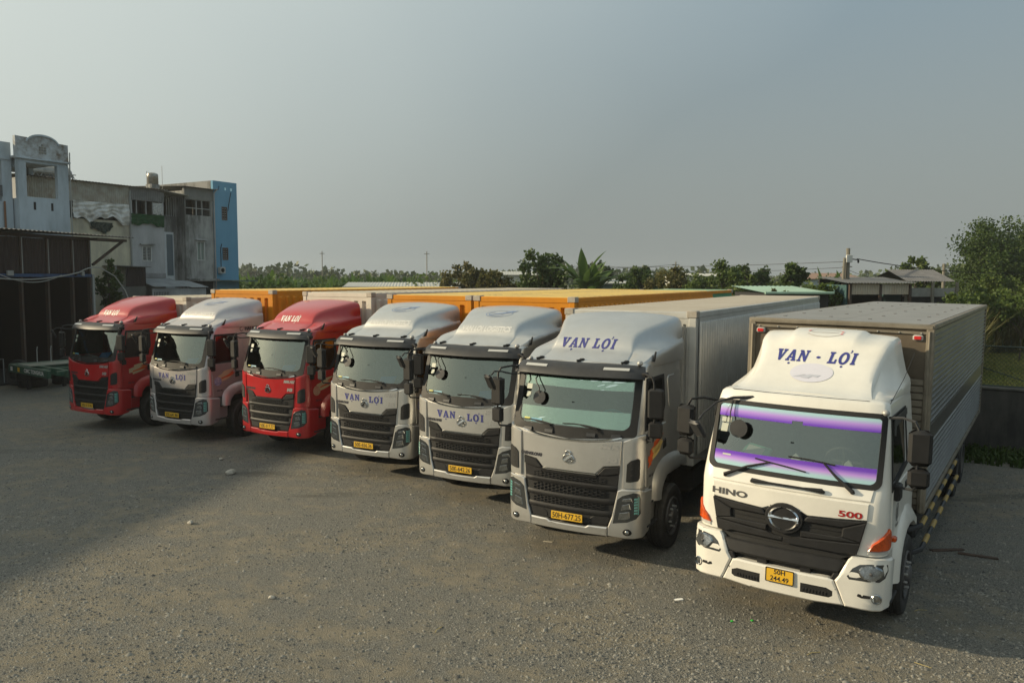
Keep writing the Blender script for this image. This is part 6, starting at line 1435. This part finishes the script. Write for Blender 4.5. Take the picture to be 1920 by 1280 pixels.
def far_gen(rs, n):
    k = 260; ang = rs.uniform(-.80, .80, k); y = rs.uniform(170, 330, k); h = rs.uniform(4.4, 7.2, k) + 1.0*np.sin(ang*14); rr = rs.uniform(2.5, 6, k); i = rs.randint(0, k, n)
    p = rs.randn(n, 3); p *= (rs.rand(n)**.4/np.linalg.norm(p, axis=1))[:, None]
    return np.stack([ang[i]*y[i] + p[:, 0]*rr[i], y[i] + p[:, 1]*rr[i], h[i]*.62 + p[:, 2]*h[i]*.36], 1).clip([-1e4, 0, .2], [1e4, 1e4, 9.5])
mass('far_woods', 'hazy line of far trees along the horizon', 'woods', far_gen, 42000, 1.15, LF_FAR, 2)
def mid_gen(rs, n):
    k = 150; y = rs.uniform(58, 120, k); ang = rs.uniform(-.42, .80, k); h = rs.uniform(2.2, 4.6, k); rr = rs.uniform(1, 2.6, k); i = rs.randint(0, k, n); p = rs.randn(n, 3); p *= (rs.rand(n)**.4/np.linalg.norm(p, axis=1))[:, None]
    return np.stack([ang[i]*y[i] + p[:, 0]*rr[i], y[i] + p[:, 1]*rr[i], h[i]*.55 + p[:, 2]*h[i]*.5], 1).clip([-1e4, 0, .1], [1e4, 1e4, 5.2])
mass('scrub', 'low green scrub covering the plain behind the yard', 'scrub', mid_gen, 40000, .30, LF_MID, 6)
# reeds and grass
def blades(name, label, cat, pts, hmin, hmax, w, m, seed, bend=.5):
    rs = np.random.RandomState(seed); N = len(pts); h = rs.uniform(hmin, hmax, N); a = rs.rand(N)*6.28; d = np.stack([np.cos(a), np.sin(a), 0*a], 1); s_ = np.stack([-np.sin(a), np.cos(a), 0*a], 1); be = bend*rs.rand(N)*h
    ww = w*(.6 + .8*rs.rand(N)); P = np.asarray(pts); V = np.zeros((N, 5, 3))
    V[:, 0] = P - s_*ww[:, None]; V[:, 1] = P + s_*ww[:, None]; up = np.array([0, 0, 1.])
    m_ = P + up*(h*.6)[:, None] + d*(be*.3)[:, None]; V[:, 2] = m_ + s_*(ww*.8)[:, None]; V[:, 3] = m_ - s_*(ww*.8)[:, None]; V[:, 4] = P + up*h[:, None]*.95 + d*be[:, None]
    k = (np.arange(N)*5)[:, None]; me = bpy.data.meshes.new(name); F = np.concatenate([k + np.array([[0, 1, 2, 3]])]).tolist() + (k + np.array([[3, 2, 4]])).tolist(); me.from_pydata(V.reshape(-1, 3).tolist(), [], F); me.materials.append(m)
    return tag(obj(name, me, m), label, cat, kind='stuff')
rs = np.random.RandomState(3)
k = 9000; y = rs.uniform(44, 50, k); x = y*(.575 + .16*rs.rand(k)) + rs.randn(k)*.1; blades('tall_reeds', 'tall yellow green reeds behind the field', 'reeds', np.stack([x, y, 0*x], 1), 1.0, 3.5, .04, LF_DRY, 4, .7)
k = 1500; y = rs.uniform(33, 38, k); x = y*(.47 + .12*rs.rand(k)); blades('tall_reeds', 'reeds growing before the sheet metal hut behind the box truck', 'reeds', np.stack([x, y, 0*x], 1), 1.5, 3.4, .035, LF_DRY, 14, .7)
k = 42000; y = 28 + 19*rs.rand(k); x = y*(.56 + .13*rs.rand(k)); kp = (x - 10.3)*.53 + (y - 20.55)*.85 > .25; blades('grass', 'short sunlit grass on the field beyond the fence', 'grass', np.stack([x, y, .008 + 0*x], 1)[kp], .10, .34, .02, leaf_mat('grass_blade', (.15, .19, .035), (.32, .29, .09)), 5)
k = 4200; u = rs.rand(k)*9; v = rs.rand(k)**1.6*1.5; x = 10.5 + .85*u - .53*v; y = 20.4 - .53*u - .85*v; blades('weeds', 'low dark weeds along the foot of the concrete wall', 'weeds', np.stack([x, y, .004 + 0*x], 1), .04, .28, .03, LF_DARK, 7, .9)

# ------------------------------------------------------------------ concrete wall and wire fence beyond the box truck
def fence():
    W0 = (10.3, 20.62); rz = math.atan2(-.53, .85)
    t = empty('concrete_wall', (*W0, 0), rz, 'dark stained concrete wall behind the white box truck', 'wall')
    b = B().box(0, 14, 0, .22, -.05, 1.58, .015); obj('wall_body', b, stain('blackened_concrete', (.085, .08, .072), (.035, .034, .032), 1.6), t); obj('coping', B().box(-.02, 14, -.03, .25, 1.582, 1.65, .015), stain('coping_concrete', (.12, .115, .10), (.05, .05, .045), 1.6), t)
    obj('wall_return', B().box(-.22, 0, .0, 22, -.05, 1.58), stain('blackened_concrete', (.1, .1, .1), (.03, .03, .03)), t)
    f = empty('wire_fence', (*W0, 0), rz, 'diamond wire mesh fence standing on the concrete wall', 'fence')
    FM = mat('fence_steel', (.07, .09, .075), .6, .3, var=(6, .4))
    for x in (.2, 3.05, 5.9, 8.75, 11.6): obj('post', B().tube([(x, .11, 1.6), (x, .11, 2.72)], .028, 6), FM, f)
    for z in (1.68, 2.66): obj('rail', B().tube([(0, .11, z), (14, .11, z)], .02, 6), FM, f)
    for x in (.2, 3.05): obj('brace', B().tube([(x + .0, .12, 2.6), (x + 2.8, .12, 1.7)], .014, 5), FM, f)
    b = B(); z0, z1 = 1.69, 2.65; H_ = z1 - z0; s_ = .10; n = int(8/s_)
    for k in range(-int(H_/s_) - 1, n):
        for sg in (1, -1):
            xa = k*s_ if sg > 0 else k*s_ + H_; xb = xa + sg*H_
            y = .105 + .006*sg; w = .0055
            p, q = (xa, z0), (xb, z1)
            if min(xa, xb) < 0: continue
            b.add([(p[0] - w, y, p[1]), (p[0] + w, y, p[1]), (q[0] + w, y, q[1]), (q[0] - w, y, q[1])], [(0, 1, 2, 3)])
    o = obj('wire_mesh', b.mesh('wire_mesh', FM, None, False), FM, f); o['kind'] = 'stuff'
    b = B()
    for k in range(44): b.tube([(.1 + k*.18, .11, 2.66), (.1 + k*.18, .11, 2.82)], .008, 4)
    o = obj('spikes', b, FM, f); o['kind'] = 'stuff'
fence()

# ------------------------------------------------------------------ poles, wires, huts
POLE = mat('pole_concrete', (.20, .185, .15), .85, var=(2, .4, (.10, .09, .07)))
def power_pole(label, x, y, h, r=.11, box=False, lean=0.):
    t = empty('power_pole', (x, y, 0), 0, label, 'pole', 'power poles'); obj('shaft', B().tube([(0, 0, 0), (lean, 0, h)], [r*1.35, r*.85], 8), POLE, t)
    if box: obj('meter_box', B().box(-.16, .16, -.22, -.10, h - .75, h - .35, .02), WINW, t); obj('insulator', B().tube([(.1, 0, h - .55), (.55, 0, h - .6)], .03, 5).sphere((.55, 0, h - .68), .06, .06, .1, 8, 5), BLACK, t)
    return t
power_pole('thick weathered power pole with a white box, right of the pair', 17.62, 42, 5.9, .12, True)
power_pole('slimmer leaning power pole of the pair behind the box truck', 17.25, 41.9, 5.4, .09, lean=.16)
power_pole('thin pole rising behind the tiled hut roof', 27.0, 50, 5.25, .10)
for k, (u, y, lab) in enumerate(((-.115*60, 120, 'far thin pole left of the dense tree'), (9.0, 90, 'far pole right of the banana clump'), (22.5, 110, 'far pole left of the bushy tree'), (33.5, 80, 'far short pole right of the bushy tree'), (40.0, 78, 'far pole right of the power poles'), (2.6, 95, 'far pole behind the tall banana clump'), (-38, 160, 'far thin mast left of the grove'), (-16, 150, 'far mast above the banana grove'))):
    t = empty('far_pole', (u, y, 0), 0, lab, 'pole', 'far poles'); hh = 4.334 + y*(.020 if k < 6 else .032); obj('shaft', B().tube([(0, 0, 0), (0, 0, hh)], .09, 5), POLE, t); obj('crossarm', B().box(-.5, .5, -.05, .05, hh - .5, hh - .4), POLE, t)
def wire(p, q, d, r, label): tag(obj('power_line', B().tube(sag(p, q, d, 14), r, 4), BLACK), label, 'wire', 'overhead lines')
wire((18.1, 42, 5.35), (30, 46.5, 4.65), .25, .028, 'thick overhead line running right from the power pole')
wire((17.7, 42, 4.75), (27.0, 50, 4.55), .55, .012, 'thin sagging line from the pole to the thin pole')
wire((17.5, 42, 5.2), (2.6, 95, 5.9), .3, .018, 'overhead line running left from the power pole to the far poles')
wire((17.5, 42, 4.9), (9.0, 90, 5.9), .5, .016, 'lower overhead line running left from the power pole')
wire((2.6, 95, 5.9), (22.5, 110, 6.2), .5, .03, 'far line strung between the poles on the plain')
def hut1():
    t = empty('sheet_hut', (16.75, 40.2, 0), R(6), 'hut of rusty pale corrugated sheets with dark roof behind the box truck', 'hut')
    q = B(); corr_sheet(q, (.25, 0, 3.52), (1, 0, 0), (0, 0, 1), 3.25, .55, .13, .035, (0, -1, 0)); obj('front_sheet', q, mat('rusty_pale_sheet', (.55, .53, .46), .6, .1, var=(.8, .6, (.36, .23, .12))), t)
    q = B(); corr_sheet(q, (-.1, -.3, 4.10), (1, 0, 0), Vector((.06, 3.2, .30)).normalized(), 3.75, 3.2, .16, .035, (0, 0, 1)); obj('roof', q, mat('dark_roof_sheet', (.10, .105, .11), .7, var=(1.2, .3)), t)
    for x in (.3, 1.9, 3.5): obj('post', B().box(x - .06, x + .06, -.06, .06, 0, 4.05), RUSTP, t)
    obj('back_wall', B().box(.2, 3.6, 3.0, 3.1, 0, 4.3), DARKIN, t); [obj('side_wall', B().box(x, x + .07, .1, 3.0, 0, 4.0), mat('teal_wall', (.03, .08, .085), .8), t) for x in (.15, 3.55)]
hut1()
def hut2():
    t = empty('tiled_hut', (20.35, 41.0, 0), R(4), 'grey ridged roof hut beside the sheet hut', 'hut')
    q = B(); corr_sheet(q, (-.2, -.2, 4.18), (1, 0, 0), Vector((.25, 2.4, .62)).normalized(), 2.6, 2.5, .14, .05, (0, -.3, .95)); obj('roof', q, mat('ridged_roof', (.13, .13, .135), .75, var=(2, .25)), t)
    q = B(); corr_sheet(q, (.0, 4.2, 4.18), (1, 0, 0), Vector((.25, -2.0, .6)).normalized(), 2.6, 2.1, .14, .05, (0, .3, .95)); obj('roof', q, mat('ridged_roof', (.13, .13, .135), .75), t)
    obj('front_wall', B().box(-.3, 2.6, 0, .12, 0, 3.6), DARKIN, t); obj('fascia', B().box(-.3, 2.6, -.12, -.02, 3.40, 3.85), mat('fascia_grey', (.27, .27, .25), .8, var=(1.5, .35)), t)
    for x in (-.2, 1.2, 2.5): obj('post', B().box(x - .06, x + .06, -.24, -.13, 0, 4.15), POLE, t)
hut2()
def low_roof(name, label, loc, rz, w, d, z, rise, m, wallm, cat='shed'):
    t = empty(name, loc, rz, label, cat); q = B(); corr_sheet(q, (0, 0, z), (1, 0, 0), Vector((0, d, rise)).normalized(), w, math.hypot(d, rise), .25, .04, (0, 0, 1)); obj('roof', q, m, t)
    obj('wall', B().box(.15, w - .15, .2, d - .2, 0, min(z, z + rise) - .03), wallm, t); obj('gutter', B().tube([(0, -.04, z), (w, -.04, z)], .07, 6), m, t); return t
GRN = mat('mint_roof', (.30, .46, .36), .6, var=(1, .15), dust=(DUST, 1, .0, .2)); PALE = mat('pale_roof', (.46, .46, .42), .7, var=(1, .12)); WB = mat('pale_shed_wall', (.30, .36, .40), .8)
low_roof('mint_shed', 'mint green roofed shed between the grey container and the power poles', (12.2, 38.5, 0), R(3), 3.4, 5, 3.62, .28, GRN, DARKIN)
low_roof('mint_shed', 'long mint green roof just behind the green container end', (4.4, 47.5, 0), R(-6), 8.0, 5, 3.35, .3, GRN, DARKIN) if 0 else None
low_roof('pale_shed', 'long pale roofed shed with grey end wall behind the yellow containers', (-13.2, 62, 0), R(7), 12.5, 6, 3.55, .35, PALE, WB)
low_roof('pale_shed', 'grey walled shed behind the small pale banana plant', (6.2, 60, 0), R(0), 4.2, 6, 3.9, .3, PALE, mat('shed_wall_green', (.13, .18, .16), .8))
low_roof('far_building', 'small far white building left of the dense leafy tree', (-2.4, 120, 0), 0, 7, 8, 4.7, .6, PALE, PALE, 'building')
low_roof('far_building', 'far low white building behind the hazy tree', (26, 130, 0), 0, 14, 8, 4.6, .5, PALE, PALE, 'building')
low_roof('far_building', 'far reddish roofed building right of the bushy tree', (40, 110, 0), 0, 9, 8, 4.2, .9, mat('far_roof_red', (.22, .14, .10), .8), WB, 'building')

# ------------------------------------------------------------------ small things lying about the yard
def rock(x, y, s, label, seed):
    rs = random.Random(seed); b = B(); b.sphere((0, 0, 0), s, s*.7, s*.55, 8, 5); b.v = [(v[0]*rs.uniform(.75, 1.2), v[1]*rs.uniform(.75, 1.2), max(-.01, v[2]*rs.uniform(.7, 1.2) + s*.35)) for v in b.v]
    o = obj('rock', b.mesh('rock', None, 20), mat('pale_rock', (.45, .42, .36), .9, var=(9, .25))); o.location = (x, y, .004); o.rotation_euler[2] = seed; tag(o, label, 'rock', 'pale rocks on the yard')
rock(-6.19, 17.24, .13, 'largest pale rock on the shaded part of the yard', 1); rock(-5.65, 13.71, .07, 'pale rock lying left of the middle of the yard', 2); rock(-3.24, 10.45, .05, 'small pale rock near the front of the yard', 3); rock(-6.9, 18.6, .07, 'flat pale stone above the largest rock', 5); rock(-2.0, 15.6, .03, 'tiny pale stone before the middle silver truck', 6)
def flat(name, label, cat, x, y, w, l_, th, rz, m, group=None):
    b = B().box(-w/2, w/2, -l_/2, l_/2, 0, th, min(th*.3, .004)); b.v = [(v[0], v[1], v[2] + .006*math.sin(v[0]*37 + v[1]*11)*(v[2] > th*.4)) for v in b.v]; o = obj(name, b, m); o.location = (x, y, .006); o.rotation_euler = (0, 0, rz); tag(o, label, cat, group)
PLK = mat('old_plank', (.09, .06, .045), .85, var=(6, .4))
flat('plank', 'weathered plank lying right of the white box truck, the nearer to it', 'plank', 6.96, 12.42, .55, .09, .025, R(6), PLK, 'planks on the ground'); flat('plank', 'weathered plank lying slanted, the farther from the box truck', 'plank', 7.30, 12.15, .55, .08, .025, R(-28), PLK, 'planks on the ground')
flat('paper_scrap', 'white paper scrap lying before the grey silver truck', 'paper', 2.26, 10.45, .12, .06, .004, R(5), PAPER); flat('paper_scrap', 'pale paper scrap on the dirt left of the grey silver truck', 'paper', .60, 12.8, .16, .06, .004, R(-20), mat('pale_scrap', (.4, .36, .28), .8))
for x, y, l1 in ((2.79, 9.75, 'left one of two bright green plastic bits on the gravel'), (3.05, 9.77, 'right one of two bright green plastic bits on the gravel')):
    o = obj('plastic_bit', B().sphere((0, 0, .012), .022, .014, .012, 7, 5), mat('bright_green_plastic', (.05, .55, .06), .4)); o.location = (x, y, .004); tag(o, l1, 'plastic bit', 'green plastic bits')
for k, (x, y, a, lab) in enumerate(((5.35, 10.1, .2, 'yellow straw in the shadow right of the box truck'), (4.62, 8.62, 2.4, 'yellow straw at the right of the front edge'), (5.1, 10.9, -.9, 'pale straw in the truck shadow'), (3.5, 8.9, .4, 'dry straw bent on the gravel before the box truck'), (-.9, 9.5, 1.2, 'dry straw on the gravel at the front'))):
    o = obj('straw', B().tube([(-.09, 0, .006), (-.02, .012, .012), (.09, -.01, .007)], .004, 4), mat('dry_straw', (.42, .34, .14), .8)); o.location = (x, y, .006); o.rotation_euler[2] = a; tag(o, lab, 'straw', 'dry straws')

# ------------------------------------------------------------------ air
hz = obj('haze', B().box(-520, 520, -12, 460, -1.0, 13.5)); hz['kind'] = 'stuff'; tag(hz, 'thin warm haze over the plain', 'haze', kind='stuff')
m = bpy.data.materials.new('haze_air'); m.use_nodes = True; n = m.node_tree.nodes; n.clear(); v = n.new('ShaderNodeVolumePrincipled'); v.inputs['Color'].default_value = (.86, .90, .94, 1); v.inputs['Density'].default_value = .0005; v.inputs['Anisotropy'].default_value = .2
o = n.new('ShaderNodeOutputMaterial'); m.node_tree.links.new(v.outputs[0], o.inputs['Volume']); hz.data.materials.clear(); hz.data.materials.append(m)
tree('shrub', 'leafy shrub before the grey ridged roof hut', (22.6, 39.2, 0), 4.0, 1.3, 1.0, 2.9, 3000, .15, LF_MID, 41, None, 36, trunk_r=.05, cat='shrub')
tree('shrub', 'dense shrub between the ridged roof hut and the large tree', (25.6, 40.0, 0), 4.0, 1.5, 1.1, 2.9, 3400, .15, LF_MID, 43, None, 40, trunk_r=.05, cat='shrub')
